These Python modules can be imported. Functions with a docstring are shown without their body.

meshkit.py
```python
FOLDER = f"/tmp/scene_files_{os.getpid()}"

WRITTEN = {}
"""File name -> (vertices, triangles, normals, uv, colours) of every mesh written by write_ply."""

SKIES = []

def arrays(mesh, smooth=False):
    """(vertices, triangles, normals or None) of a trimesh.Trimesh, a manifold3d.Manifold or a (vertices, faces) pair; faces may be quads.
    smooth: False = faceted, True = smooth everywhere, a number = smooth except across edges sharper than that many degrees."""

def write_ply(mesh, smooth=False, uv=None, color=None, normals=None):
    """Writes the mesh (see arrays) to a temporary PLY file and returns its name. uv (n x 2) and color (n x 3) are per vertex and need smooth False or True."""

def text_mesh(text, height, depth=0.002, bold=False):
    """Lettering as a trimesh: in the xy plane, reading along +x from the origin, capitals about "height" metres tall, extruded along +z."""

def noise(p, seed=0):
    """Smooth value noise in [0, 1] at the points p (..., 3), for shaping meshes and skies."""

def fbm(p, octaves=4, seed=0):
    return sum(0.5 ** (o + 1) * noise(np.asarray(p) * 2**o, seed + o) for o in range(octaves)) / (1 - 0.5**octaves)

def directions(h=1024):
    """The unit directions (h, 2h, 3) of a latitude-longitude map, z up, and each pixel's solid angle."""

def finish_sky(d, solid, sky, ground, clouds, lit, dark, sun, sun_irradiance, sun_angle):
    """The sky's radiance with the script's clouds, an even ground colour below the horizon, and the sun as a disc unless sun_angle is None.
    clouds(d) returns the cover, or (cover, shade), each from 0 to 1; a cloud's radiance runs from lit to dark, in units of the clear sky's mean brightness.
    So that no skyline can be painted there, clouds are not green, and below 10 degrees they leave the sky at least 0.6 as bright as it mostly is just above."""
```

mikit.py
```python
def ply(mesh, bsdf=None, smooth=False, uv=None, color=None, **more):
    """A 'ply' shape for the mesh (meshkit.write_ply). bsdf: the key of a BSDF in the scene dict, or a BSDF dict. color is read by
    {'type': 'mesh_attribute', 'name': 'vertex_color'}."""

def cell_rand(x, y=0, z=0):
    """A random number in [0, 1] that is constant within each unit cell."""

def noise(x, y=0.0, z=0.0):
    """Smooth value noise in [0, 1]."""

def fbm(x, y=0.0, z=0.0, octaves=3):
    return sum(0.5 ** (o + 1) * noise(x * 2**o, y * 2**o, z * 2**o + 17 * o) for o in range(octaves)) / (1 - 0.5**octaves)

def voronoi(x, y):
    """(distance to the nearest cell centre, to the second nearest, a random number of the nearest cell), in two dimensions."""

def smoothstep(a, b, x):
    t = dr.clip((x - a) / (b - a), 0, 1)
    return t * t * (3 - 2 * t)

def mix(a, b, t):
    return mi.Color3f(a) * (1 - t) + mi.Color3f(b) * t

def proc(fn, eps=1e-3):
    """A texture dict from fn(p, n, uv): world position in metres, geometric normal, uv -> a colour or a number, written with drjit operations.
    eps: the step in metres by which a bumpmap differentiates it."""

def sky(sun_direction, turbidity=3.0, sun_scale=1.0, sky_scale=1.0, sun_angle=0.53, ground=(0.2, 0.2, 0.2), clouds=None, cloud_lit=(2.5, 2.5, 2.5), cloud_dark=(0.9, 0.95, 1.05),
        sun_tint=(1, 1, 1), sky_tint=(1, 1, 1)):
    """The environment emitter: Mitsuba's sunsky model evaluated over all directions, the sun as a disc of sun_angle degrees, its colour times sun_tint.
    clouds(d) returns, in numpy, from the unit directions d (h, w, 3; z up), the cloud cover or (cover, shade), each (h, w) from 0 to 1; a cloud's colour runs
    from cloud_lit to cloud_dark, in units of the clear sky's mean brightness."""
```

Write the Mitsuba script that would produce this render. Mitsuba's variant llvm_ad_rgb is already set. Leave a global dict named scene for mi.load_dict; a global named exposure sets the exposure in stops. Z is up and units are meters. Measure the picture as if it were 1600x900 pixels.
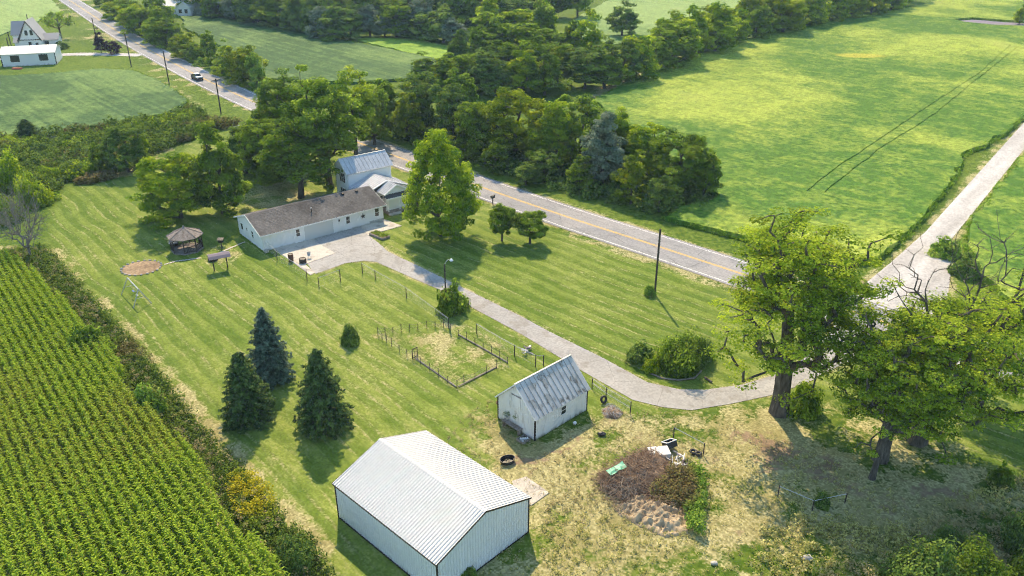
import math, numpy as np, trimesh, shapely, mitsuba as mi, drjit as dr, mikit, meshkit
from shapely.geometry import Polygon, LineString, Point
from shapely.ops import unary_union
T = mi.ScalarTransform4f

# ---------------------------------------------------------------- camera, sky, sun, exposure
scene, labels = {'type': 'scene'}, {}
PITCH = math.radians(26.186)
scene['camera'] = {'type': 'perspective', 'fov': 64.825, 'fov_axis': 'x', 'near_clip': 0.5, 'far_clip': 6000.0,
                   'to_world': T().look_at(origin=[0, 0, 43], target=[0, math.cos(PITCH) * 100, 43 - math.sin(PITCH) * 100], up=[0, 0, 1])}
EL, AZ = math.radians(45.8), math.radians(170.5)
scene['sky'] = mikit.sky([-math.sin(AZ) * math.cos(EL), -math.cos(AZ) * math.cos(EL), math.sin(EL)], turbidity=3.0, sky_scale=1.85, sky_tint=(1.04, 1.0, .86), sun_tint=(1.0, 0.97, 0.90))
exposure = 2.18
HAZE = 0.00014

# ---------------------------------------------------------------- materials
def col(r, g, b): return {'type': 'rgb', 'value': [r, g, b]}
def pm(name, base, rough=0.6, metallic=0.0, spec=0.5, bump=None, bscale=1.0, two=True):
    b = {'type': 'principled', 'base_color': col(*base) if isinstance(base, tuple) else mikit.proc(base), 'roughness': rough, 'metallic': metallic, 'specular': spec}
    if bump: b = {'type': 'bumpmap', 'arbitrary': mikit.proc(bump, eps=0.02), 'scale': bscale, 'bsdf': b}
    scene[name] = {'type': 'twosided', 'bsdf': b} if two else b
    return name
N, FBM, SS, MIX = mikit.noise, mikit.fbm, mikit.smoothstep, mikit.mix

D0, D1 = (-14.48, 96.35), (13.19, 66.62)
DN = (-(D1[1] - D0[1]), D1[0] - D0[0])
def lawn_color(p, n, uv):
    dry, mown = uv.x, uv.y
    big = FBM(p.x * .06, p.y * .06, 3.0)
    med = N(p.x * .55, p.y * .55, 7.0)
    ani = N((p.x * .72 + p.y * .69) * 3.4, (p.x * .69 - p.y * .72) * .9, 6.) * .5 + N((p.x * .72 + p.y * .69) * 7., (p.x * .69 - p.y * .72) * 2.4, 1.) * .5
    fin = N(p.x * 2.6, p.y * 2.6)
    vf = N(p.x * 7.5, p.y * 7.5, 2.0)
    blot = FBM(p.x * .26, p.y * .26, 11.0)
    s0 = p.x * .749 + p.y * .6626
    s1 = p.x * .69 + p.y * .724
    s = dr.select((p.x - D0[0]) * DN[0] + (p.y - D0[1]) * DN[1] > 0, s1, s0) + 1.3 * (FBM(p.x * .11, p.y * .11, 5.0) - .5)
    t = s / 1.12
    t = t - dr.floor(t)
    row = SS(.55, .8, t) * (1 - SS(.85, 1.0, t))
    al = p.x * .66 - p.y * .75
    row = row * SS(.30, .75, N(s * .9, al * .16, 9.0)) * SS(.25, .85, N(s * 5., al * 1.6, 4.0) * .6 + .4 * vf)
    t2 = s / 2.24
    t2 = t2 - dr.floor(t2)
    band = SS(.4, .6, t2) * (1 - SS(.9, 1.0, t2))
    green = MIX((.060, .115, .010), (.135, .190, .024), SS(.25, .75, big * .5 + fin * .5))
    mow = MIX((.098, .160, .018), (.205, .258, .046), dr.clip(band * .52 + SS(.3, .7, big) * .40 + (med - .5) * .40 + (fin - .5) * .3, 0, 1))
    straw = MIX((.26, .24, .10), (.41, .37, .19), vf)
    mow = MIX(mow, straw, dr.clip(row * .62 + SS(.42, .85, ani) * (.06 + .24 * SS(.42, .78, big + (med - .5) * .5)), 0, 1))
    c = MIX(green, mow, mown)
    d = dr.clip(dry * 1.3 + (.40 + .60 * SS(.15, .45, dry)) * ((med - .5) * .8 + (big - .5) * .6 + (blot - .5) * 1.7 * SS(.2, .5, dry) + (fin - .5) * .55 + (vf - .5) * .5) - .15, 0, 1)
    c = MIX(c, MIX((.30, .265, .115), MIX((.31, .285, .125), (.47, .425, .225), vf), SS(.3, .75, vf * .4 + med * .6)), SS(.1, .75, d) * .92)
    bare = MIX((.15, .10, .065), (.30, .22, .14), fin)
    c = MIX(c, bare, SS(.80, 1.12, dry + (med - .5) * .45 + (blot - .5) * .7 + (fin - .5) * .35))
    return c * (.69 + .32 * vf + .28 * ani)
pm('mat_lawn', lawn_color, .95, spec=.15)

YP = (99.84, 237.02)
def soy_fn(lo, hi, yel, sc, seed, thr=.5, ra=1.0):
    def f(p, n, uv):
        a = FBM(p.x * sc + seed, p.y * sc * .9 + p.x * .3 * sc, seed)
        b = FBM(p.x * sc * 4.5, p.y * sc * 3.2, seed + 5.)
        m = SS(thr - .10, thr + .12, a * .78 + b * .22)
        fin = N(p.x * 1.7, p.y * 1.7, seed)
        vf = N(p.x * 5.5, p.y * 5.5, seed)
        rows = .5 + ra * (N((p.x * .74 + p.y * .67) * 1.3, (p.x * .67 - p.y * .74) * .05, seed) - .5)
        mid = N(p.x * .42, p.y * .42, seed + 2.)
        c = MIX(lo, hi, dr.clip(m * .8 + .1 + (fin - .5) * .45 + (rows - .5) * .75 + (mid - .5) * .5, 0, 1))
        c = MIX(c, yel, SS(.62, .85, a * .5 + b * .5) * .7)
        if ra < 1: c = MIX(c, (.46, .42, .05), SS(1.25, .6, dr.square((p.x - YP[0]) / 7.) + dr.square((p.y - YP[1]) / 3.6) + (fin - .5) * .8) * .8)
        return c * (.62 + .5 * vf + .26 * fin)
    return f
def crop_bump(p, n, uv): return N(p.x * 2.2, p.y * 2.2) + .5 * N(p.x * 5.1, p.y * 5.1, 3.)
pm('mat_soy_bright', soy_fn((.070, .165, .014), (.33, .40, .055), (.40, .42, .10), .022, 3., .535, .35), .85, spec=.2, bump=crop_bump, bscale=.16)
pm('mat_soy_dark', soy_fn((.045, .110, .028), (.150, .240, .060), (.22, .29, .09), .03, 9., .5), .85, spec=.2, bump=crop_bump, bscale=.16)
pm('mat_meadow', soy_fn((.15, .27, .03), (.26, .38, .05), (.32, .38, .09), .05, 17., .5), .9, spec=.2)
pm('mat_far_field', soy_fn((.13, .22, .06), (.24, .33, .10), (.36, .38, .16), .02, 23., .48), .9, spec=.2)

def asphalt(p, n, uv):
    a = FBM(p.x * .5, p.y * .5)
    s = N((p.x * .66 + p.y * .75) * 1.4, (p.x * .75 - p.y * .66) * .06, 2.)
    patch = SS(.62, .66, N(p.x * .22, p.y * .22, 8.))
    cx = mikit.voronoi((p.x * .73 + p.y * .68) * .3, (p.x * .68 - p.y * .73) * .12)
    crack = 1 - SS(.0, .03, cx[1] - cx[0])
    c = MIX((.225, .225, .230), (.315, .31, .31), dr.clip(a * .6 + s * .5, 0, 1))
    c = MIX(c, (.36, .345, .335), patch * .5)
    c = MIX(c, (.13, .125, .12), crack * .55)
    return c * (.85 + .3 * N(p.x * 6, p.y * 6))
pm('mat_asphalt', asphalt, .9, spec=.2)
def drive(p, n, uv):
    a = FBM(p.x * .35, p.y * .35)
    cx = mikit.voronoi(p.x * .22, p.y * .22)
    crack = 1 - SS(.0, .025, cx[1] - cx[0])
    st = SS(.6, .75, FBM(p.x * .8, p.y * .8, 4.))
    c = MIX((.31, .30, .285), (.43, .418, .40), a)
    c = MIX(c, (.20, .185, .165), crack * .5)
    c = MIX(c, (.27, .25, .22), st * .6)
    return c * (.86 + .28 * N(p.x * 6, p.y * 6))
pm('mat_drive', drive, .9, spec=.2)
def gravel(p, n, uv):
    al, ac = p.x * .66 + p.y * .75, p.x * .75 - p.y * .66
    s = N(ac * 1.1, al * .05, 2.)
    c = MIX((.36, .34, .315), (.60, .58, .555), dr.clip(s * .8 + FBM(p.x * .7, p.y * .7) * .4 - .1, 0, 1))
    return c * (.82 + .36 * N(p.x * 5, p.y * 5))
pm('mat_gravel', gravel, .95, spec=.1)
def concrete(p, n, uv):
    a = FBM(p.x * .6, p.y * .6)
    st = SS(.60, .75, FBM(p.x * 1.1, p.y * 1.1, 4.))
    cx = mikit.voronoi(p.x * .3, p.y * .3)
    crack = (1 - SS(.0, .03, cx[1] - cx[0])) * SS(.45, .6, N(p.x * .3, p.y * .3))
    c = MIX((.46, .42, .36), (.62, .57, .50), a)
    c = MIX(c, (.25, .22, .17), dr.clip(crack * .7 + st * .45, 0, 1))
    return c * (.88 + .24 * N(p.x * 7, p.y * 7))
pm('mat_concrete', concrete, .9, spec=.2)
def dirt(p, n, uv): return MIX((.20, .14, .09), (.40, .30, .19), FBM(p.x * 1.2, p.y * 1.2)) * (.7 + .6 * N(p.x * 6, p.y * 6))
pm('mat_dirt', dirt, .95, spec=.1)
def mound(p, n, uv):
    c = MIX((.33, .25, .16), (.54, .44, .29), FBM(p.x * 1.1, p.y * 1.1, p.z * 1.1))
    return c * (.65 + .7 * N(p.x * 4, p.y * 4, p.z * 4))
pm('mat_mound', mound, .95, spec=.1)
pm('mat_line_yellow', (.60, .38, .08), .8)
pm('mat_line_white', (.66, .65, .63), .8)
def barn_roof(p, n, uv): return MIX((.68, .665, .63), (.74, .725, .69), FBM(p.x * .4, p.y * .4, p.z)) * (.96 + .08 * N(p.x * 2.5, p.y * 2.5))
pm('mat_barn_rib', (.58, .57, .55), .5)
pm('mat_barn_seam', (.63, .64, .66), .5)
pm('mat_barn_roof', barn_roof, .45, spec=.5)
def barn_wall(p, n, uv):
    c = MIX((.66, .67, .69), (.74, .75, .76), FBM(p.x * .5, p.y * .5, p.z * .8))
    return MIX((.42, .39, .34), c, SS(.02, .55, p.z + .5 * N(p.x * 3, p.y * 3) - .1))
pm('mat_barn_wall', barn_wall, .5)
pm('mat_trim_dark', (.030, .026, .026), .55)
def old_tin(p, n, uv):
    st = SS(.50, .66, FBM(p.x * 1.6, p.y * 1.6, p.z * 1.0))
    st2 = SS(.57, .70, FBM(p.x * 4.2, p.y * 4.2, p.z * 1.2, ))
    c = MIX((.43, .43, .43), (.68, .67, .65), FBM(p.x * 1.3 + 9, p.y * 1.3, p.z))
    return MIX(MIX(c, (.30, .28, .24), st * .55), (.15, .125, .10), st2 * st * .8)
pm('mat_old_tin', old_tin, .5, spec=.5)
pm('mat_tin_seam', (.24, .23, .22), .6)
def tin_blue(p, n, uv): return MIX((.42, .45, .50), (.62, .64, .67), FBM(p.x * 1.1, p.y * 1.1, p.z)) * (.9 + .2 * N(p.x * 5, p.y * 5))
pm('mat_tin', tin_blue, .42, spec=.5)
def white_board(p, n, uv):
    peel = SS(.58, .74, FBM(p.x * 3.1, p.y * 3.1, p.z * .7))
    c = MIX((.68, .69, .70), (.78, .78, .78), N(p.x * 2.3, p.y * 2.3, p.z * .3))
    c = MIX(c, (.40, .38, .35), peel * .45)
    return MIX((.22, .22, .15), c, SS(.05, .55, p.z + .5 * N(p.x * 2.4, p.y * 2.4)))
pm('mat_white_board', white_board, .7, spec=.3)
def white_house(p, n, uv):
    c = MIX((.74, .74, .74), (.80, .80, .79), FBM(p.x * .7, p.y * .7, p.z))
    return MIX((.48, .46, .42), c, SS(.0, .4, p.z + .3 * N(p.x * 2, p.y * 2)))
pm('mat_white_house', white_house, .6, spec=.3)
pm('mat_white_trim', (.78, .78, .77), .5)
pm('mat_door_grey', (.56, .57, .56), .5)
def shingle(p, n, uv):
    a = FBM(p.x * .8, p.y * .8, p.z)
    st = SS(.42, .75, FBM(p.x * .35, p.y * .35, 4.) + .0)
    c = MIX((.100, .096, .094), (.175, .168, .165), a)
    c = MIX(c, (.06, .056, .054), st * .7)
    return c * (.7 + .6 * N(p.x * 5, p.y * 5, p.z * 5))
pm('mat_shingle', shingle, .9, spec=.2)
pm('mat_roof_grey', (.33, .33, .34), .8)
pm('mat_glass_dark', (.025, .03, .035), .12, spec=.6)
def wood(p, n, uv): return MIX((.16, .13, .11), (.33, .29, .26), N(p.x * 5, p.y * 5, p.z * 3)) * (.75 + .5 * N(p.x * 14, p.y * 14, p.z * 6))
pm('mat_wood_grey', wood, .85, spec=.2)
def wood_dark(p, n, uv): return MIX((.045, .035, .03), (.10, .08, .065), N(p.x * 4, p.y * 4, p.z * 3))
pm('mat_wood_dark', wood_dark, .85, spec=.2)
def bark(p, n, uv): return MIX((.055, .045, .036), (.17, .145, .12), N(p.x * 5, p.y * 5, p.z * 1.4)) * (.7 + .6 * N(p.x * 16, p.y * 16, p.z * 3))
pm('mat_bark', bark, .95, spec=.1)
pm('mat_bark_pale', (.26, .23, .20), .95, spec=.1)
def brush(p, n, uv): return MIX((.13, .08, .055), (.42, .31, .22), N(p.x * 3, p.y * 3, p.z * 3))
pm('mat_brush', brush, .95, spec=.1)
pm('mat_black', (.02, .02, .022), .5)
pm('mat_rust', (.115, .05, .032), .8)
pm('mat_steel', (.45, .46, .47), .4, metallic=.3)
pm('mat_blue', (.05, .12, .45), .5)
pm('mat_green_tarp', (.12, .42, .27), .5)
pm('mat_red', (.38, .07, .04), .7)
def stone(p, n, uv): return MIX((.30, .29, .27), (.56, .54, .50), FBM(p.x * 4, p.y * 4, p.z * 4))
pm('mat_stone', stone, .9, spec=.2)
pm('mat_purple_grey', (.20, .17, .20), .9)

def leaf(name, dark, light, accent, trans=1.3):
    dark, light = [2.1 * v for v in dark], [min(.66, 1.62 * v) for v in light]
    def f(p, n, uv):
        c = MIX(dark, light, uv.x)
        return MIX(c, accent, uv.y)
    scene[name] = {'type': 'principledthin', 'base_color': mikit.proc(f), 'roughness': .55, 'diff_trans': trans, 'spec_trans': 0.0, 'eta': 1.35}
    return name
leaf('leaf_green', (.050, .092, .014), (.240, .325, .036), (.30, .26, .03))
leaf('leaf_lime', (.065, .130, .010), (.345, .430, .030), (.40, .33, .03))
leaf('leaf_dark', (.036, .070, .016), (.180, .245, .044), (.16, .18, .05), .6)
leaf('leaf_grey', (.045, .075, .045), (.210, .250, .170), (.25, .24, .16), .5)
leaf('leaf_locust', (.064, .112, .010), (.330, .400, .034), (.36, .32, .05), .9)
leaf('leaf_yellow', (.070, .115, .010), (.290, .335, .024), (.36, .31, .03))
leaf('leaf_scrub', (.032, .060, .010), (.175, .235, .042), (.22, .16, .08), .8)
leaf('leaf_spruce', (.018, .038, .014), (.088, .130, .036), (.14, .17, .04), .25)
leaf('leaf_blue', (.022, .042, .028), (.110, .150, .105), (.10, .13, .06), .25)
leaf('leaf_corn', (.045, .105, .010), (.255, .335, .032), (.42, .33, .09), .7)
leaf('leaf_weed', (.055, .115, .015), (.290, .370, .055), (.27, .18, .095), .6)
leaf('leaf_gold', (.10, .15, .02), (.24, .28, .03), (.62, .52, .03), .5)
leaf('leaf_straw', (.17, .17, .05), (.40, .37, .14), (.42, .35, .19), .5)
leaf('leaf_purple', (.020, .012, .018), (.050, .028, .040), (.08, .05, .05), .3)

# ---------------------------------------------------------------- helpers
used = {}
def key_for(name, parent=None):
    k = f'{parent}__{name}' if parent else name
    n = used.get(k, -1) + 1
    used[k] = n
    return k if n == 0 else f'{k}_{n:03d}'
def thing(name, label, cat, group=None):
    k = key_for(name)
    labels[k] = {'label': label, 'category': cat}
    if group: labels[k]['group'] = group
    return k
def put(name, mesh, mat, parent=None, smooth=False, uv=None, label=None, kind=None):
    k = key_for(name, parent)
    scene[k] = mikit.ply(mesh, mat, smooth=smooth, uv=uv)
    if label or kind:
        labels[k] = {}
        if label: labels[k]['label'] = label
        if kind: labels[k]['kind'] = kind
    return k
def copy_shape(name, src, mat, M, parent=None):
    k = key_for(name, parent)
    scene[k] = {**src, 'bsdf': {'type': 'ref', 'id': mat}, 'to_world': T(M)}
    return k
def structure(name, mesh, mat, label, uv=None):
    k = put(name, mesh, mat, uv=uv)
    labels[k] = {'label': label, 'category': name.replace('_', ' '), 'kind': 'structure'}
    return k
def stuff(name, mesh, mat, label, cat, uv=None, smooth=False):
    k = put(name, mesh, mat, uv=uv, smooth=smooth)
    labels[k] = {'label': label, 'category': cat, 'kind': 'stuff'}
    return k
CAT = trimesh.util.concatenate
class MB:
    """Collects boxes, prisms and bars in a local frame (ox, oy, angle, z) and gives one mesh in world space."""
    def __init__(s, ox=0., oy=0., ang=0., z=0.):
        c, q = math.cos(ang), math.sin(ang)
        s.M = np.array([[c, -q, 0, ox], [q, c, 0, oy], [0, 0, 1, z], [0, 0, 0, 1.]]); s.parts = []
    def new(s):
        m = MB(); m.M = s.M; return m
    def box(s, x0, x1, y0, y1, z0, z1):
        b = trimesh.creation.box((abs(x1 - x0), abs(y1 - y0), abs(z1 - z0)))
        b.apply_translation(((x0 + x1) / 2, (y0 + y1) / 2, (z0 + z1) / 2)); s.parts.append(b); return s
    def slab(s, quad, t):
        """A plate of thickness t on the polygon QUAD (3-d points, outward by right hand rule)."""
        q = np.asarray(quad, float); n = np.cross(q[1] - q[0], q[2] - q[0]); n /= np.linalg.norm(n); m = len(q)
        v = np.vstack([q, q - n * t]); f = []
        for i in range(1, m - 1): f += [[0, i, i + 1], [m, m + i + 1, m + i]]
        for i in range(m): j = (i + 1) % m; f += [[i, m + i, m + j], [i, m + j, j]]
        s.parts.append(trimesh.Trimesh(v, f, process=False)); return s
    def bar(s, a, b, w, h=None, sides=4):
        a, b = np.asarray(a, float), np.asarray(b, float); d = b - a; L = np.linalg.norm(d); d /= L
        x = np.cross(d, [0, 0, 1.] if abs(d[2]) < .9 else [1., 0, 0]); x /= np.linalg.norm(x); y = np.cross(x, d)
        h = h or w
        if sides == 4: ring = [(-w / 2, -h / 2), (w / 2, -h / 2), (w / 2, h / 2), (-w / 2, h / 2)]
        else: ring = [(w / 2 * math.cos(k * 2 * math.pi / sides), h / 2 * math.sin(k * 2 * math.pi / sides)) for k in range(sides)]
        v = np.array([e + x * u + y * w2 for e in (a, b) for u, w2 in ring]); f = []
        for i in range(sides): j = (i + 1) % sides; f += [[i, sides + j, sides + i], [i, j, sides + j]]
        for i in range(1, sides - 1): f += [[0, i + 1, i], [sides, sides + i, sides + i + 1]]
        s.parts.append(trimesh.Trimesh(v, f, process=False)); return s
    def add(s, m): s.parts.append(m); return s
    def lathe(s, prof, x=0., y=0., z=0., n=16):
        m = trimesh.creation.revolve(np.asarray(prof, float), sections=n); m.apply_translation((x, y, z)); s.parts.append(m); return s
    def build(s):
        m = CAT(s.parts); m.apply_transform(s.M); return m
    def put(s, name, mat, parent=None, smooth=False, **k): return put(name, s.build(), mat, parent, smooth, **k)
def flat_poly(poly, z, dens=None):
    ms = []
    for g in getattr(poly, 'geoms', [poly]):
        v, f = trimesh.creation.triangulate_polygon(g, engine='earcut')
        ms.append(trimesh.Trimesh(np.c_[v, np.full(len(v), z)], f, process=False))
    m = CAT(ms)
    if m.face_normals[0, 2] < 0: m.invert()
    return m
def slab_poly(poly, z0, z1):
    ms = []
    for g in getattr(poly, 'geoms', [poly]):
        m = trimesh.creation.extrude_polygon(g, z1 - z0, engine='earcut'); m.apply_translation((0, 0, z0)); ms.append(m)
    return CAT(ms)
def wobble(poly, amp, step, seed):
    def ring(r, k_=1.):
        r = shapely.segmentize(r, step); c = np.array(r.coords)[:-1]
        n = meshkit.noise(np.c_[c / 3.0, np.zeros(len(c))], seed) + .6 * meshkit.noise(np.c_[c / 1.1, np.zeros(len(c))], seed + 1) - .8
        m = meshkit.noise(np.c_[c / 3.0, np.ones(len(c)) * 5], seed + 2) - .5
        return c + amp * k_ * np.c_[n, m] * 2
    g = Polygon(ring(poly.exterior), [ring(i, .3) for i in poly.interiors]).buffer(0)
    return g
def spline(pts, n=10):
    from scipy.interpolate import PchipInterpolator
    p = np.array(pts); t = np.r_[0, np.cumsum(np.linalg.norm(np.diff(p, axis=0), axis=1))]
    return PchipInterpolator(t, p)(np.linspace(0, t[-1], max(2, int(n))))

# ---- foliage
def leaf_quads(P, Nn, a, b, rng):
    """Rhombic leaves at P facing Nn, half lengths a, b."""
    k = len(P); r = rng.normal(size=(k, 3)); t = np.cross(Nn, r); t /= np.linalg.norm(t, axis=1, keepdims=True) + 1e-9
    s = np.cross(Nn, t); a, b = np.broadcast_to(a, k)[:, None], np.broadcast_to(b, k)[:, None]
    v = np.stack([P - t * a, P - s * b + Nn * b * .25, P + t * a, P + s * b + Nn * b * .25], 1).reshape(-1, 3)
    i = np.arange(k)[:, None] * 4
    f = np.concatenate([i + [0, 1, 2], i + [0, 2, 3]])
    return v, f
def cloud(centres, radii, per, leafsize, rng, flat=.65, up=.6, axis=None, tone=(.1, .8), acc=0., accp=.3):
    """Leaves in clumps; uv = (tone, accent)."""
    c = np.repeat(centres, per, 0); r = np.repeat(radii, per); k = len(c)
    d = rng.normal(size=(k, 3)); d /= np.linalg.norm(d, axis=1, keepdims=True)
    o = d * (rng.uniform(.25, 1, k) ** .5 * r)[:, None]; o[:, 2] *= flat
    out = np.zeros_like(c) if axis is None else c - axis
    out = out / (np.linalg.norm(out, axis=1, keepdims=True) + 1e-6)
    n = d * .7 + out * .35 + [0, 0, up] + rng.normal(size=(k, 3)) * .45
    n /= np.linalg.norm(n, axis=1, keepdims=True)
    a = leafsize * rng.uniform(.7, 1.35, k)
    v, f = leaf_quads(c + o, n, a, a * rng.uniform(.45, .75, k), rng)
    ct = rng.uniform(*tone, len(centres)); t = np.clip(np.repeat(ct, per) + rng.normal(0, .24, k), 0, 1)
    ca = (rng.uniform(size=len(centres)) < accp) * rng.uniform(.3, 1, len(centres)) * acc
    ac = np.clip(np.repeat(ca, per) * rng.uniform(.2, 1.2, k), 0, 1)
    return v, f, np.repeat(np.c_[t, ac], 4, 0)
def tubes(A, B, ra, rb, sides=5):
    A, B = np.asarray(A), np.asarray(B); k = len(A); d = B - A; L = np.linalg.norm(d, axis=1, keepdims=True) + 1e-9; d = d / L
    h = np.where(np.abs(d[:, 2:]) < .9, [[0, 0, 1.]], [[1., 0, 0]]); x = np.cross(d, h); x /= np.linalg.norm(x, axis=1, keepdims=True); y = np.cross(d, x)
    th = np.arange(sides) * 2 * np.pi / sides
    ring = x[:, None] * np.cos(th)[None, :, None] + y[:, None] * np.sin(th)[None, :, None]
    v = np.concatenate([A[:, None] + ring * np.asarray(ra)[:, None, None], B[:, None] + ring * np.asarray(rb)[:, None, None]], 1).reshape(-1, 3)
    i = np.arange(k)[:, None] * 2 * sides; f = []
    for s in range(sides):
        j = (s + 1) % sides
        f += [i + [s, j, sides + j], i + [s, sides + j, sides + s]]
    return v, np.concatenate(f)
def skeleton(trunk, tips, r0, rng, sides=5, pw=.45, rmin=.02, sag=.12, lowk=.35):
    pos, par, path, cnt = [], [], [], []
    tr = spline(trunk, 9)
    for i, q in enumerate(tr): pos.append(q); par.append(i - 1); path.append(0 if i == 0 else path[-1] + np.linalg.norm(q - tr[i - 1]))
    start = 3
    ends = []
    for t in tips[np.argsort(np.linalg.norm(tips - tr[len(tr) // 2], axis=1))]:
        P = np.array(pos); d = np.linalg.norm(P - t, axis=1); cost = d + lowk * np.array(path) + np.where(P[:, 2] > t[2] + .1 * d, 1.2 * d, 0); cost[:start] += 50
        j = int(np.argmin(cost)); a = P[j]; L = d[j]; m = 1 if L < 1.2 else (2 if L < 2.5 else 4); prev = j
        bend = rng.normal(size=3) * L * .09
        for s in range(1, m + 1):
            u = s / m; q = a + (t - a) * u + np.sin(u * np.pi) * (bend + [0, 0, sag * L])
            pos.append(q); par.append(prev); path.append(path[prev] + np.linalg.norm(q - pos[prev])); prev = len(pos) - 1
        ends.append(prev)
    n = len(pos); w = np.zeros(n); w[ends] = 1
    for i in range(n - 1, 0, -1): w[par[i]] += w[i]
    w = np.maximum(w, 1); rad = np.maximum(rmin, r0 * (w / w[0]) ** pw)
    rad[:3] *= [1.35, 1.08, 1.0]
    P = np.array(pos); idx = np.arange(1, n); pa = np.array(par)[1:]
    rb = np.where(np.array(w)[idx] <= 1, rad[idx] * .6, rad[idx])
    return P[pa], P[idx], np.minimum(rad[pa], rad[idx] * 1.6 + .02), rb, P[ends]
def envelope(rng, n, h, R, lo, lobes=.45, shape='round', inner=.5, seed=0, skirt=True):
    out = []
    d = rng.normal(size=(n * 2, 3)); d /= np.linalg.norm(d, axis=1, keepdims=True); d = d[d[:, 2] > -.96][:n]
    rr = rng.uniform(inner, 1, len(d)) ** .6
    e = 1 - lobes / 2 + lobes * 1.6 * (meshkit.fbm(d * 1.6 + 11 + seed * 3.7, 2, seed) - .42)
    e = e * np.where(rng.uniform(size=len(d)) < .16, rng.uniform(1.05, 1.22, len(d)), 1)
    zc, hh = (lo + 1) / 2 * h, (1 - lo) / 2 * h
    if skirt: d[:, :2] *= (np.where(d[:, 2] < 0, np.sqrt(1 - np.abs(d[:, 2]) ** 4.), np.sqrt(1 - d[:, 2] ** 2)) / np.sqrt(1 - d[:, 2] ** 2 + 1e-9))[:, None]
    p = d * (rr * e)[:, None] * [R, R, hh] * 0.95
    zt = np.clip((p[:, 2] / hh + 1) / 2, 0, 1)
    if shape == 'egg': p[:, :2] *= (1.18 - .55 * zt)[:, None]
    if shape == 'vase': p[:, :2] *= (.62 + .55 * zt)[:, None]
    p[:, 2] = np.maximum(p[:, 2] + zc, .035 * h)
    return p
PROTO = {}
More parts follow.
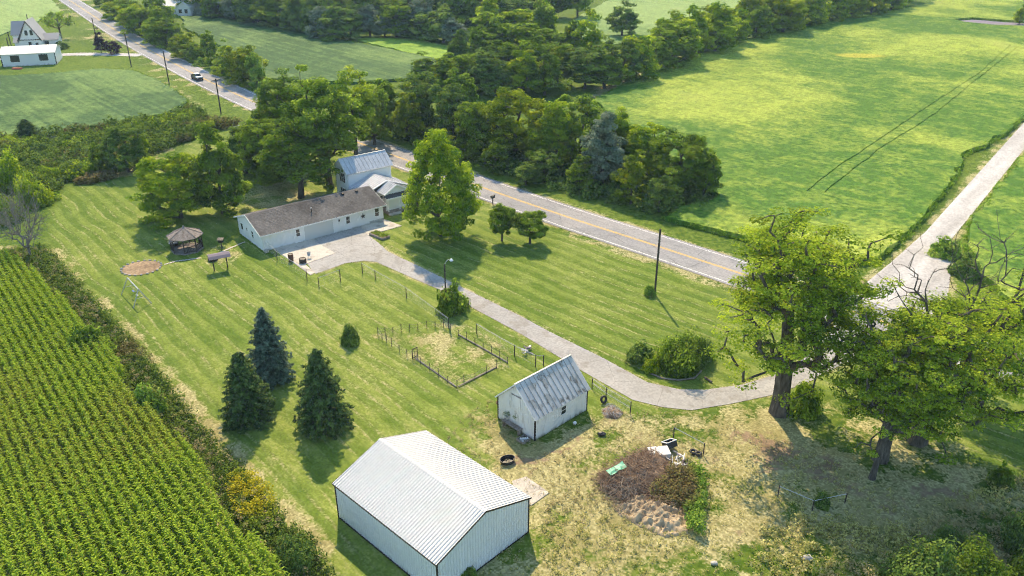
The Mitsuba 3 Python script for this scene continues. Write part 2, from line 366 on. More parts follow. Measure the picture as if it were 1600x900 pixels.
def proto_tree(name, seed, h, R, lo, n, per, leafsize, r0, shape='round', lobes=.5, flat=.6, clump=.2, up=.6, acc=.0, accp=.2, trunk=None, sides=5, tips=None, inner=.5, tone=(.1, .8), sag=.12):
    rng = np.random.default_rng(seed)
    c = envelope(rng, n, h, R, lo, lobes, shape, inner, seed)
    tk = trunk or [(0, 0, -.2), (.02 * h * rng.normal() * .4, .01 * h, h * lo * .6 + .6), (.03 * h * rng.normal() * .4, 0, h * (lo * .5 + .42))]
    A, B, ra, rb, ends = skeleton(np.array(tk, float), c, r0, rng, sides, sag=sag)
    axis = np.array([0, 0, (lo + 1) / 2 * h])
    v, f, uv = cloud(c, R * clump * rng.uniform(.75, 1.3, len(c)), per, leafsize, rng, flat, up, axis, acc=acc, accp=accp, tone=tone)
    PROTO[name] = dict(h=h, R=R, crown=mikit.ply((v, f), 'leaf_green', uv=uv), trunk=mikit.ply(tubes(A, B, ra, rb, sides), 'mat_bark'))
GROW = 1.14
def tree(name, x, y, h, r, proto, leafmat, label, cat='tree', group=None, rot=None, barkmat='mat_bark'):
    P_ = PROTO[proto]; k = thing(name, label, cat, group)
    rot = (x * 37.7 + y * 91.3) % 360 if rot is None else rot
    M = T().translate([x, y, 0]).rotate([0, 0, 1], rot).scale([r * GROW / P_['R'], r * GROW / P_['R'], h / P_['h']])
    copy_shape('crown' if cat != 'bush' else 'foliage', P_['crown'], leafmat, M.matrix, k)
    if P_.get('trunk'): copy_shape('trunk' if cat != 'bush' else 'stem', P_['trunk'], barkmat, M.matrix, k)
    return k
for s in range(4): proto_tree(f'near{s}', 100 + s, 15, 5.5, -.10, 180, 135, .175, .34, shape=('round', 'egg', 'round', 'egg')[s], lobes=.75, clump=.17, inner=.62, tone=(0, .95), acc=.5, accp=.12)
for s in range(3): proto_tree(f'high{s}', 140 + s, 18, 6, .15, 175, 120, .185, .42, shape=('round', 'vase', 'round')[s], lobes=.85, clump=.165, inner=.55, tone=(0, .95), acc=.3, accp=.1)
for s in range(5): proto_tree(f'mid{s}', 200 + s, 13, 5, -.08, 112, 88, .215, .28, shape=('round', 'egg', 'round', 'vase', 'egg')[s], lobes=.8, clump=.19, inner=.62, tone=(0, .95), acc=.6, accp=.15, sides=4)
for s in range(4): proto_tree(f'far{s}', 300 + s, 13, 5, -.08, 74, 66, .31, .3, shape=('round', 'egg', 'round', 'egg')[s], lobes=.8, clump=.23, inner=.62, tone=(0, .95), acc=.5, accp=.15, sides=3)

def proto_bush(name, seed, h, R, n, per, leafsize, acc=.0, accp=.2, flat=.8, lobes=.5, spiky=False):
    rng = np.random.default_rng(seed)
    d = rng.normal(size=(n, 3)); d[:, 2] = np.abs(d[:, 2]) * .9 - .1; d /= np.linalg.norm(d, axis=1, keepdims=True)
    e = 1 - lobes / 2 + lobes * 1.5 * (meshkit.fbm(d * 2 + seed, 2, seed) - .4)
    c = d * (rng.uniform(.3, 1, n) ** .5 * e)[:, None] * [R, R, h] * .86; c[:, 2] = np.maximum(c[:, 2], .05 * h)
    v, f, uv = cloud(c, min(R, h) * .26 * rng.uniform(.7, 1.3, n), per, leafsize, rng, flat, .5, np.array([0, 0, 0.]), acc=acc, accp=accp)
    base = rng.normal(size=(14, 3)) * [R * .15, R * .15, 0]; tip = c[:14]
    PROTO[name] = dict(h=h, R=R, crown=mikit.ply((v, f), 'leaf_green', uv=uv), trunk=mikit.ply(tubes(base, tip, np.full(14, .035), np.full(14, .012), 4), 'mat_bark'))
for s in range(4): proto_bush(f'bush{s}', 400 + s, 2.0, 1.8, 70, 50, .13, acc=.7, accp=.15)

for s in range(3): proto_bush(f'thicket{s}', 430 + s, 3.6, 3.4, 190, 70, .13, acc=.5, accp=.12, lobes=.8)

def proto_spruce(name, seed, h, R):
    rng = np.random.default_rng(seed); Ps, Ns, Sa, tone = [], [], [], []; A, B, ra, rb = [], [], [], []
    z = .25
    while z < h * .985:
        u = z / h; L = R * (1 - u) ** .62 * (.88 if u < .08 else 1); m = int(9 + 15 * (1 - u))
        ph = rng.uniform(0, 7)
        for k in range(m):
            th = ph + k * 2 * np.pi / m + rng.normal() * .12; l = L * rng.uniform(.6, 1.22); tilt = -.32 + .75 * u + rng.normal() * .06
            dv = np.array([np.cos(th), np.sin(th)]); zz = z + rng.normal() * .06
            A.append([0, 0, zz]); e = np.r_[dv * l, zz + tilt * l]; B.append(e); ra.append(.045 * (1 - u) + .01); rb.append(.008)
            q = int(10 + 26 * l / R * (R / 2.2))
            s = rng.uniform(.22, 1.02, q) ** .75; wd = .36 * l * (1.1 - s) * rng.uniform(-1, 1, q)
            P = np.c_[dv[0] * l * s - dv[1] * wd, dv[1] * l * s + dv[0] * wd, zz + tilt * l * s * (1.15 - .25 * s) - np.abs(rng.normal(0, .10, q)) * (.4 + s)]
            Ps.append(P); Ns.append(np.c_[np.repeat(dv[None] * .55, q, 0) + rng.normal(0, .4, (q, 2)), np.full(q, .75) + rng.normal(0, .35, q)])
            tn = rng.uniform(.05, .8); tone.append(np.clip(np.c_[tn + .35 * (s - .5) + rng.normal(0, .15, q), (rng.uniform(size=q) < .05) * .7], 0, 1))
        z += .27 + .12 * rng.uniform()
    P, Nn, uv = np.vstack(Ps), np.vstack(Ns), np.vstack(tone); Nn /= np.linalg.norm(Nn, axis=1, keepdims=True)
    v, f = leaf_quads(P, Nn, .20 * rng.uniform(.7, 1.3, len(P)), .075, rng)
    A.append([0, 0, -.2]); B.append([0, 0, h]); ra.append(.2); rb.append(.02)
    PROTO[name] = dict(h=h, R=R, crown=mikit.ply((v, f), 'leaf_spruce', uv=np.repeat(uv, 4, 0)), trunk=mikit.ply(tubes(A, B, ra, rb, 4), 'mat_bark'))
proto_spruce('spruce0', 501, 7.2, 2.3)
proto_spruce('spruce1', 502, 8.2, 2.35)

def proto_bare(name, seed, h, R, n, twigs, r0, lo=.1, rmin=.018):
    rng = np.random.default_rng(seed); c = envelope(rng, n, h, R, lo, .5, 'vase', .3, seed)
    A, B, ra, rb, ends = skeleton(np.array([(0, 0, -.2), (.1, 0, h * .12), (.2, .1, h * .3)]), c, r0, rng, 4, rmin=rmin)
    d = np.repeat(c - [0, 0, h * .3], twigs, 0); d /= np.linalg.norm(d, axis=1, keepdims=True); d = d + rng.normal(size=d.shape) * .55
    a = np.repeat(ends, twigs, 0) if len(ends) == len(c) else np.repeat(c, twigs, 0)
    a = np.repeat(np.array(sorted(c.tolist())), twigs, 0); d = a - [0, 0, h * .25]; d = d / np.linalg.norm(d, axis=1, keepdims=True) + rng.normal(size=d.shape) * .6
    b = a + d * R * .2 * rng.uniform(.5, 1.2, (len(a), 1))
    A2, B2 = np.vstack([A, a]), np.vstack([B, b])
    PROTO[name] = dict(h=h, R=R, bare=mikit.ply(tubes(A2, B2, np.r_[ra, np.full(len(a), rmin)], np.r_[rb, np.full(len(a), rmin * .4)], 4), 'mat_bark_pale'))

# ---------------------------------------------------------------- the land
NEAR = [(-198.56, 373.2), (-108.96, 243.1), (-55.46, 173.53), (-17.48, 132.25), (5.42, 108.51), (21.24, 93.55), (48.93, 65.83)]
def extend(p, d):
    p = [np.array(q, float) for q in p]; a = p[0] + (p[0] - p[1]) / np.linalg.norm(p[0] - p[1]) * d; b = p[-1] + (p[-1] - p[-2]) / np.linalg.norm(p[-1] - p[-2]) * d
    return np.array([a, *p, b])
nl = LineString(spline(extend(NEAR, 160), 60))
ctr = nl.offset_curve(3.75)
if ctr.distance(Point((-4.56, 127.6))) > ctr.distance(Point((-17.48, 132.25))) + 2: ctr = nl.offset_curve(-3.75)
ROAD = ctr.buffer(3.9, cap_style='flat')
GR = extend([(44.09, 87.09), (50.24, 93.75), (59.56, 104.24), (100.72, 155.62)], 1)
GRAVEL = unary_union([LineString(extend(GR[1:-1], 220)[1:]).buffer(1.75, cap_style='flat'), Polygon([(48.11, 93.16), (44.65, 89.22), (39.19, 86.74), (39.23, 80.86), (43.08, 76.42), (49.91, 71.07), (46.57, 75.02), (50.01, 82.43), (53.76, 89.22), (58.04, 96.97), (59.37, 101.27), (57.47, 103.77)])]).buffer(2.5).buffer(-2.5).difference(ROAD.buffer(.02))
DRIVE = unary_union([Polygon([(-18.13, 101.27), (-16.64, 98.65), (-14.48, 96.35), (-13.25, 95.14), (-5.55, 87.09), (1.44, 79.78), (4.31, 76.42), (9.22, 71.32), (13.19, 66.62), (16.02, 65.38), (18.52, 65.27), (22.39, 66.16), (26.39, 68.13), (30.51, 71.58), (34.46, 76.42), (36.37, 79.78), (40.12, 74.34), (36.6, 71.96), (33.13, 69.7), (28.84, 66.5), (24.52, 64.28), (20.41, 62.89), (16.55, 61.86), (13.98, 62.37), (11.4, 63.53), (6.44, 69.33), (0.9, 76.28), (-9.03, 87.27), (-13, 90.88), (-17.64, 95.14), (-19.26, 95.44), (-21.46, 94.73), (-23.16, 92.97), (-24.62, 91.44), (-26.36, 94.54), (-23.38, 97.81), (-27, 101.94), (-29.41, 104), (-22.35, 109.6), (-20.22, 104.47)])]).buffer(.3).buffer(-.3).difference(ROAD.buffer(.02))
PADS = [Polygon([(-31.28, 98.65), (-33.24, 100.39), (-32.26, 101.94), (-27.84, 104.94), (-27, 101.94), (-23.38, 97.81), (-26.57, 94.34), (-24.78, 91.82), (-25.17, 91.06)]).buffer(0), Polygon([(-22.13, 108.34), (-19.03, 110.49), (-15.77, 107.59), (-20.05, 104)])]
LAWN = Polygon([(-60.44, 97.39), (-47.14, 82.27), (-39.81, 74.07), (-33.99, 67.08), (-26.25, 57.77), (-21.53, 52.58), (-17.07, 47.33), (-14.2, 44.65), (-11.03, 38.42), (-4.24, 38.42), (-1.98, 48.24), (-1.1, 56.22), (-3.51, 60.94), (0, 65.16), (9.35, 60.94), (18.35, 61.96), (30.73, 65.16), (35.81, 59.95), (38.57, 56.22), (41.32, 53.23), (47.15, 52.42), (53.27, 61.96), (48.43, 64.93), (35.36, 78.15), (20.99, 92.2), (5.29, 106.86), (-17.24, 130.18), (-28.08, 143.11), (-50.63, 165.95), (-55.05, 162.88), (-60.12, 158.46), (-62.29, 130.18), (-71.67, 126.85), (-71.83, 122.12), (-69.05, 113.52), (-64.65, 103.54)]).buffer(0)
F_RIGHT = Polygon([(18.12, 182.36), (32.86, 209.57), (47.63, 229.33), (64.25, 253.9), (90.81, 282.45), (127.62, 317.6), (158.76, 341.33), (172.77, 355.53), (207.54, 395.15), (251.82, 444.09), (318.09, 444.09), (177.72, 228.4), (108.71, 169.66), (95.18, 153.79), (87.69, 146.38), (83.41, 143.11), (81.09, 140.35), (73.64, 128.5), (56.12, 104.94), (47.78, 96.15), (44.67, 93.94), (40.18, 96.15), (34.56, 100.17), (28.47, 104.94), (22.35, 109.6), (25.13, 113.52), (32.34, 118.55), (28.87, 134.74), (23.23, 155.16), (19.47, 176.97)])
F_EAST = Polygon([(94.52, 143.51), (66.09, 108.09), (61.18, 99.51), (58.18, 92.01), (57.33, 83.39), (59.76, 76.42), (65.68, 71.07), (85.87, 79.33), (137.03, 139.2), (153.53, 203.41), (139.29, 196.16)])
F_WEST = Polygon([(-140.35, 208), (-122.43, 211.17), (-110.48, 218.62), (-103.79, 217.77), (-98.83, 215.25), (-90.77, 206.45), (-82.76, 196.86), (-73.7, 182.98), (-71.96, 175.81), (-73.45, 170.2), (-79.68, 164.4), (-90.41, 155.16), (-98.9, 152.43), (-115.57, 141.13), (-130.02, 128.5), (-177.36, 182.98)])
F_NORTH = Polygon([(-124.88, 319.32), (-113.96, 319.32), (-92.77, 304.49), (-72.33, 283.82), (-55.79, 266.85), (-38.7, 250.57), (-23.36, 235.05), (-17.39, 222.97), (-24.4, 207.22), (-38.13, 201.92), (-51.18, 203.41), (-61.92, 206.45), (-70.4, 224.75), (-95.58, 264.41), (-113.78, 290.9)])
MEADOW = Polygon([(-53.19, 270.6), (-44.45, 271.87), (-31.03, 269.34), (-16.39, 252.78), (-15.75, 236.03), (-20.85, 231.21), (-37.07, 252.78)])
FAR_W = Polygon([(-172.6, 221.21), (-169.91, 277.07), (-174.15, 309.29), (-179.8, 337.46), (-206.4, 380.25), (-234.02, 411.21), (-338.71, 411.21), (-254.6, 271.87)])
FAR_N = Polygon([(17.49, 264.41), (24, 315.91), (41.88, 370.9), (63.04, 400.37), (153.96, 411.21), (153.34, 385.1), (118.7, 357.65), (99.17, 345.28), (64.01, 299.83), (31.73, 257.32)])
FAR_S = Polygon([(-97.28, 405.72), (-30.4, 405.72), (64.66, 411.21), (40.51, 385.1), (-29.29, 390.07)])
DIRT_HOLE = Polygon([(164.13, 310.92), (171.97, 314.23), (178.85, 309.29), (185.53, 304.49), (194.73, 296.79), (180.3, 295.3), (170.63, 298.3), (164.66, 304.49)])
CORN = Polygon([(-68.62, 97.81), (-66.83, 96.15), (-59.1, 89.95), (-52.47, 83.07), (-43.96, 73.67), (-39.34, 68.97), (-34.74, 61.96), (-26.93, 54.48), (-22.31, 48.46), (-20.08, 45.5), (-16.82, 42.17), (-14.12, 38.95), (-13.41, 35.89), (-32.9, 35.89), (-47.39, 56.22)])
TRACKS = unary_union([LineString(extend(q, 4)).buffer(.14) for q in ([(150.52, 251.67), (120.23, 211.17), (95.56, 181.32), (75.05, 156.56), (64.63, 143.63), (56.86, 134.49), (48.81, 123.76)], [(150.69, 248.39), (110.81, 197.08), (90.57, 170.75), (80.54, 158.94), (67.13, 143.63), (62.45, 137.42), (51.35, 123.05)])])

def axis(a, b, step, lo, hi, grow):
    c = list(np.arange(a, b + .01, step)); s = step
    while c[-1] < hi: s *= grow; c.append(c[-1] + s)
    s = step; l = []
    while (l[-1] if l else a) > lo: s *= grow; l.append((l[-1] if l else a) - s)
    return np.array(l[::-1] + c)
gx, gy = axis(-70, 62, .55, -1500, 1500, 1.10), axis(36, 150, .55, -60, 1600, 1.10)
X, Y = np.meshgrid(gx, gy); XY = np.c_[X.ravel(), Y.ravel()]; pts = shapely.points(XY)
def soft(poly, w, inside=True):
    shapely.prepare(poly)
    d = shapely.distance(poly, pts); i = shapely.contains(poly, pts)
    d = np.where(i, shapely.distance(poly.boundary, pts), -d)
    t = np.clip(d / w * .5 + .5, 0, 1); return t * t * (3 - 2 * t)
def near(geom, w): return np.clip(1 - shapely.distance(geom, pts) / w, 0, 1)
mown = soft(LAWN, .8)
dry = .10 * mown
mx = lambda a, b: np.maximum(a, b)
dry = mx(dry, .58 * soft(Polygon([(-2.2, 56.22), (5.92, 61.96), (11.69, 60.94), (18.35, 61.96), (22.22, 60.94), (27.55, 56.22), (30.46, 41.76), (28.85, 38.42), (-4.24, 38.42), (1.48, 48.24)]), 4))
dry = mx(dry, .90 * soft(Polygon([(16.95, 60.94), (23.67, 61.96), (27.87, 57.12), (31.61, 52.82), (33.61, 48.24), (29.96, 43.57), (24.21, 46.84), (19.59, 51.23)]), 5))
dry = mx(dry, .75 * soft(Polygon([(29, 61.96), (37.47, 56.22), (41.02, 50.84), (35.84, 41.76), (28.85, 44.2), (26.74, 49.71)]), 5))
dry = mx(dry, .98 * soft(Polygon([(-3.22, 60.94), (-1.28, 60.45), (1.93, 56.22), (7.35, 61.45), (10.95, 61.96), (11.55, 59.95), (7.25, 57.12), (3.69, 52.82), (0, 52.42), (-1.62, 54.48)]), 3))
dry = mx(dry, .88 * soft(Polygon([(6.92, 53.64), (11.02, 56.22), (15.61, 57.12), (15.72, 51.23), (13.29, 45.5), (9.4, 44.84), (6.92, 48.24)]), 3))
dry = mx(dry, .72 * soft(Polygon([(-14.35, 75.72), (-7.78, 78.15), (-0.45, 70.07), (-5.31, 65.6)]), 1.5))
dry = mx(dry, .62 * near(LineString([(-14.51, 75.86), (-11.18, 76.99), (-7.78, 78.15), (-3.83, 76.56), (0, 71.58)]).buffer(.1), 1.))
dry = mx(dry, .50 * soft(Polygon([(-41.59, 98.02), (-39.67, 101.27), (-35.22, 98.02), (-36.7, 93.35), (-39.55, 94.54)]), 1.2))
dry = mx(dry, .45 * soft(Polygon([(-43.88, 122.12), (-41.42, 131.9), (-27.97, 119.14), (-31.65, 113.52), (-39.49, 110.88)]), 4))
dry = mx(dry, .62 * near(LineString([(-61.09, 98.65), (-47.14, 82.27), (-39.81, 74.07), (-33.99, 67.08), (-26.25, 57.77), (-21.53, 52.58), (-17.07, 47.33), (-14.2, 44.65)]).buffer(.5), 1.5))
dry = mx(dry, .70 * near(ROAD, 1.3)); dry = mx(dry, .62 * near(GRAVEL, 1.6)); dry = mx(dry, .45 * near(DRIVE, .9))
dry = mx(dry, .55 * soft(Polygon([(5.53, 108.34), (21.2, 93.35), (31.82, 82.75), (28.47, 84.05), (16.53, 94.93), (7.13, 104)]), 1.5))
dry = mx(dry, .8 * soft(Polygon([(18.17, 182.98), (24.76, 196.16), (41.13, 219.48), (63.86, 250.57), (61.48, 257.32), (34.03, 217.77), (20.12, 196.16)]), 3))
dry = mx(dry, .8 * soft(Polygon([(22.35, 109.6), (27.61, 114.88), (33.67, 122.12), (34.25, 116.27), (30.09, 110.88), (24.21, 109.6)]), 2))
dry = mx(dry, .66 * soft(CORN.buffer(2.5), 2))
dry = mx(dry, .45 * soft(Polygon([(-88.91, 143.11), (-76.74, 147.22), (-71.01, 153.79), (-65.71, 163.38), (-60.12, 158.46), (-62.51, 130.18), (-72.98, 125.24), (-83.93, 131.9)]), 5))
dry = mx(dry, .5 * near(LineString([(-98.48, 214.42), (-88.55, 204.92), (-77.21, 189.36), (-69.88, 179.93), (-69.5, 170.2)]).buffer(.4), 2.))
dry = mx(dry, .6 * soft(Polygon([(-146.89, 269.34), (-138.05, 277.07), (-134.06, 269.34), (-139.82, 257.32)]), 2))
zz = .05 * (meshkit.fbm(np.c_[XY * .25, np.zeros(len(XY))], 3) - .5) - .03
zz = np.where(shapely.contains(unary_union([ROAD.buffer(3), DRIVE.buffer(1), GRAVEL.buffer(3)]), pts), -.03, zz)
W_ = len(gx); ii = (np.arange(len(gy) - 1)[:, None] * W_ + np.arange(W_ - 1)[None]).ravel()
gf = np.concatenate([np.c_[ii, ii + 1, ii + W_ + 1], np.c_[ii, ii + W_ + 1, ii + W_]])
structure('ground', (np.c_[XY, zz], gf), 'mat_lawn', 'mown and rough grass over the whole farmstead', uv=np.c_[np.clip(dry, 0, 1), mown])

k = structure('main_road', flat_poly(ROAD, .02), 'mat_asphalt', 'worn grey two lane road running diagonally past the farm')
for o in (.12, -.12): put('center_line', flat_poly(ctr.offset_curve(o).buffer(.075, cap_style='flat'), .026), 'mat_line_yellow', k)
for o in (3.35, -3.35): put('edge_line', flat_poly(ctr.offset_curve(o).buffer(.07, cap_style='flat'), .026), 'mat_line_white', k)
structure('gravel_road', flat_poly(GRAVEL, .012), 'mat_gravel', 'pale gravel side road joining the main road at right')
structure('driveway', flat_poly(DRIVE, .008), 'mat_drive', 'grey paved driveway curving from the road to the long white garage')
for i, p in enumerate(PADS):
    structure('concrete_slab', slab_poly(p, -.1, .05), 'mat_concrete', ('pale square concrete slab with rusty drums left of the driveway', 'pale concrete slab at the right end of the long garage')[i])
bump_pad = Polygon([(-53.6, 154.7), (-53.7, 161.88), (-52.42, 162.88), (-47.71, 160.89), (-44.67, 157.03), (-46.5, 150.66), (-50.9, 150.66)])
structure('gravel_pad', flat_poly(bump_pad, .03), 'mat_gravel', 'pale gravel pad by the road behind the yard trees')
structure('farm_lane', flat_poly(LineString([(-153.99, 230.26), (-146.53, 236.03), (-133.47, 242.07), (-128.22, 243.62), (-120.68, 243.62), (-108.35, 242.07)]).buffer(2.2, cap_style='flat'), .012), 'mat_gravel', 'pale lane leading from the road to the far white farmhouse')
structure('bare_patch', flat_poly(wobble(DIRT_HOLE, 1.5, 4, 3), .02), 'mat_purple_grey', 'dark bare soil patch in the far right corner of the bright field')

def field(name, poly, h, mat, label, amp=.5, step=1.5, seed=1, inner=None):
    m = slab_poly(wobble(poly, amp, step, seed), -.05, h)
    if inner is not None: m = CAT([m, slab_poly(inner, -.05, h * .82)])
    k = put(name, m, mat); labels[k] = {'label': label, 'category': 'field', 'kind': 'stuff'}
    return k
field('soybean_field', F_RIGHT.difference(TRACKS).difference(DIRT_HOLE.buffer(1)), .75, 'mat_soy_bright', 'bright yellow green crop field with wheel tracks right of the woods', .55, inner=TRACKS.buffer(.12).intersection(F_RIGHT.buffer(-1)))
field('soybean_field', F_EAST, .75, 'mat_soy_bright', 'bright green crop field right of the gravel road', .5, seed=2)
field('soybean_field', F_WEST, .7, 'mat_soy_dark', 'dark green crop field below the far white farmhouse', .6, seed=3)
field('soybean_field', F_NORTH, .7, 'mat_soy_dark', 'blue green crop field in front of the far dark woods', .6, seed=4)
field('meadow', MEADOW, .25, 'mat_meadow', 'small vivid green meadow strip at the foot of the far woods', .8, seed=5)
field('far_field', FAR_W, .3, 'mat_far_field', 'pale green field behind the far white farmhouse', .8, 4, 6)
field('far_field', FAR_N, .5, 'mat_far_field', 'pale green field beyond the right hand tree line', .8, 4, 7)

leaf('leaf_soy', (.060, .140, .012), (.250, .330, .040), (.40, .40, .08))
def edge_leaves(k, line, n, h, rng, mat):
    poly = line.buffer(.55); p = scatter(poly, n, rng); z = h * rng.uniform(.15, 1.05, n)
    v, f, uv = cloud(np.c_[p, z], rng.uniform(.2, .42, n), 14, .12, rng, .8, .6)
    put('edge_leaves', (v, f), mat, k, uv=uv, kind='stuff')
# ---- corn
rng = np.random.default_rng(7)
rd = np.array([math.sin(math.radians(140.9)), math.cos(math.radians(140.9))]); rn = np.array([-rd[1], rd[0]])
cx = np.array(CORN.exterior.coords); a0, a1 = (cx @ rd).min(), (cx @ rd).max(); b0, b1 = (cx @ rn).min(), (cx @ rn).max()
rows = np.arange(b0, b1, .762); al = np.arange(a0, a1, .165)
G = np.array([(a, b) for b in rows for a in al]); G = G + rng.normal(0, [.04, .035], G.shape)
cp = G[:, :1] * rd + G[:, 1:] * rn
cp = cp[shapely.contains(CORN.buffer(-.2), shapely.points(cp))]
def in_view(p, z=1.2, mx=1.12, my=1.16):
    f = np.array([0, math.cos(PITCH), -math.sin(PITCH)]); u = np.array([0, math.sin(PITCH), math.cos(PITCH)])
    d = np.c_[p, np.full(len(p), z - 43.)]; w = d @ f
    return (np.abs(d[:, 0] / w) < .635 * mx) & (np.abs(d @ u / w) < .357 * my)
cp = cp[in_view(cp)]
def corn_mesh(pos, rng, nl=11):
    k = len(pos); hh = 2.35 * (1 + rng.normal(0, .05, k)) * (.9 + .2 * meshkit.noise(np.c_[pos * .08, np.zeros(k)], 3))
    yel = np.clip(meshkit.fbm(np.c_[pos * .10, np.ones(k)], 2, 8) * 2.2 - 1.05, 0, 1)
    V, F, U = [], [], []; base = 0
    th0 = rng.uniform(0, 6.28, k)
    for i in range(nl):
        u = (i + 1) / nl; z0 = hh * (.30 + .62 * u); L = (.57 - .22 * abs(u - .45)) * rng.uniform(.7, 1.2, k)
        th = th0 + np.pi * i + rng.normal(0, .45, k); d = np.c_[np.cos(th), np.sin(th)]; w = .042 * rng.uniform(.8, 1.2, k); s = np.c_[-d[:, 1], d[:, 0]]
        rise = .34 * (.5 + u) * rng.uniform(.7, 1.2, k)
        prof = [(0., 0.), (.30, .85), (.68, .95), (1., -.1 + .6 * u)]
        vs = []
        for j, (t, e) in enumerate(prof):
            c = np.c_[pos + d * (L * t)[:, None], z0 + e * rise]
            ww = w * (.7, 1.1, .8, 0.)[j]
            if j == 3: vs += [c]
            else: vs += [c + np.c_[s * ww[:, None], np.zeros(k)], c - np.c_[s * ww[:, None], np.zeros(k)]]
        v = np.stack(vs, 1); n = v.shape[1]; idx = base + np.arange(k)[:, None] * n
        F += [idx + [0, 1, 3], idx + [0, 3, 2], idx + [2, 3, 5], idx + [2, 5, 4], idx + [4, 5, 6]]
        V.append(v.reshape(-1, 3)); base += k * n
        tone = np.clip(.25 + .6 * u + rng.normal(0, .12, k), 0, 1); U.append(np.repeat(np.c_[tone, np.clip(yel * (.3 + .8 * (1 - u)) + (rng.uniform(size=k) < .04) * .5, 0, 1)], n, 0))
    v, f = tubes(np.c_[pos, np.zeros(k)], np.c_[pos, hh], np.full(k, .018), np.full(k, .010), 3)
    V.append(v); F.append(f + base); U.append(np.tile([.3, .15], (len(v), 1))); base += len(v)
    for i in range(4):
        th = rng.uniform(0, 6.28, k); d = np.c_[np.cos(th), np.sin(th)] * .16
        A = np.c_[pos, hh]; B = np.c_[pos + d, hh + .22]; C = A + [0.03, 0, 0.02]
        idx = base + np.arange(k)[:, None] * 3; V.append(np.stack([A, B, C], 1).reshape(-1, 3)); F.append(idx + [0, 1, 2]); U.append(np.tile([.9, .55], (3 * k, 1))); base += 3 * k
    return np.vstack(V), np.concatenate(F), np.vstack(U)
v, f, u = corn_mesh(cp, rng)
stuff('corn_field', (v, f), 'leaf_corn', 'tall green corn in rows filling the lower left corner', 'corn', uv=u)

# ---- weeds, rough grass, tufts
def scatter(poly, n, rng):
    x0, y0, x1, y1 = poly.bounds; out = np.zeros((0, 2))
    while len(out) < n:
        q = rng.uniform([x0, y0], [x1, y1], (n * 3, 2)); out = np.vstack([out, q[shapely.contains(poly, shapely.points(q))]])
    return out[:n]
def weeds(poly, n, h, r, per, leafsize, rng, acc, accp, up=.35):
    p = scatter(poly, n, rng); k = len(p)
    hh = h * rng.uniform(.5, 1.3, k) * (.6 + .8 * meshkit.noise(np.c_[p * .35, np.zeros(k)], 5))
    big = meshkit.fbm(np.c_[p * .18, np.ones(k)], 2, 12)
    c = np.c_[p, hh * .55]
    v, f, uv = cloud(c, np.full(k, r) * rng.uniform(.7, 1.3, k), per, leafsize, rng, flat=1.0, up=up, tone=(.0, .9))
    v[:, 2] = np.maximum(v[:, 2], .0)
    a = np.clip((big - (1 - accp)) * 8, 0, 1) * acc
    uv[:, 1] = np.clip(np.repeat(np.repeat(a, per), 4) * rng.uniform(.5, 1.1, len(uv)), 0, 1)
    return v, f, uv
def merge(*ms):
    o, V, F, U = 0, [], [], []
    for v, f, u in ms: V.append(v); F.append(f + o); U.append(u); o += len(v)
    return (np.vstack(V), np.concatenate(F)), np.vstack(U)
for k_, poly, n, h, mt in (('soybean_field', F_RIGHT, 2600, .75, 'leaf_soy'), ('soybean_field_001', F_EAST, 1200, .75, 'leaf_soy'), ('soybean_field_002', F_WEST, 900, .7, 'leaf_weed'), ('soybean_field_003', F_NORTH, 900, .7, 'leaf_weed')):
    ln = poly.exterior.intersection(shapely.box(-260, 40, 260, 300)); edge_leaves(k_, ln, n, h, np.random.default_rng(n), mt)
STRIP = Polygon([(-68.38, 97.39), (-66.55, 98.65), (-63.07, 100.17), (-60.23, 96.97), (-46.85, 81.64), (-39.58, 73.54), (-33.82, 66.62), (-26.12, 57.4), (-21.43, 52.26), (-17, 47.05), (-14.14, 44.39), (-11.77, 40.04), (-13.75, 37.38), (-16.82, 42.17), (-20.08, 45.5), (-22.31, 48.46), (-26.93, 54.48), (-34.74, 61.96), (-39.34, 68.97), (-43.96, 73.67), (-52.47, 83.07), (-59.1, 89.95)]).buffer(0)
m, u = merge(weeds(STRIP.buffer(-.2), 1900, .75, .34, 30, .10, rng, .8, .33), weeds(STRIP.buffer(.4), 1400, .45, .30, 18, .08, rng, .6, .45))
m2, u2 = merge(weeds(STRIP.buffer(-.3), 260, 1.25, .28, 26, .075, rng, 1.0, .8)); stuff('dry_weeds', m2, 'leaf_straw', 'taller dry straw coloured weeds scattered along the corn edge', 'weeds', uv=u2)
stuff('weed_strip', m, 'leaf_scrub', 'overgrown strip of weeds between the corn and the lawn', 'weeds', uv=u)
GOLD = Polygon([(-23.6, 52.82), (-21.22, 52.42), (-17.88, 48.6), (-17.56, 45.5), (-19.79, 45.83), (-21.87, 48.97)])
m, u = merge(weeds(GOLD, 130, 1.2, .36, 26, .09, rng, 1.0, .62))
stuff('goldenrod', m, 'leaf_gold', 'yellow flowering goldenrod at the corn edge beside the dark bush', 'flowers', uv=u)
NW = Polygon([(-100.33, 150.66), (-89.47, 153.33), (-78.64, 162.88), (-72.49, 168.05), (-70.55, 176.97), (-62.63, 165.95), (-55.31, 162.88), (-59.8, 157.5), (-64.66, 143.92), (-66.61, 134.74), (-72.31, 128.16), (-73.51, 125.88), (-72.24, 122.12), (-74.49, 122.12), (-78.65, 113.52)])
m, u = merge(weeds(NW, 2600, 1.2, .75, 22, .24, rng, 1.0, .46), weeds(NW, 900, 2.2, .9, 26, .24, rng, .5, .4))
stuff('weed_thicket', m, 'leaf_scrub', 'mixed green and brown weeds between the dark crop field and the lawn', 'weeds', uv=u)
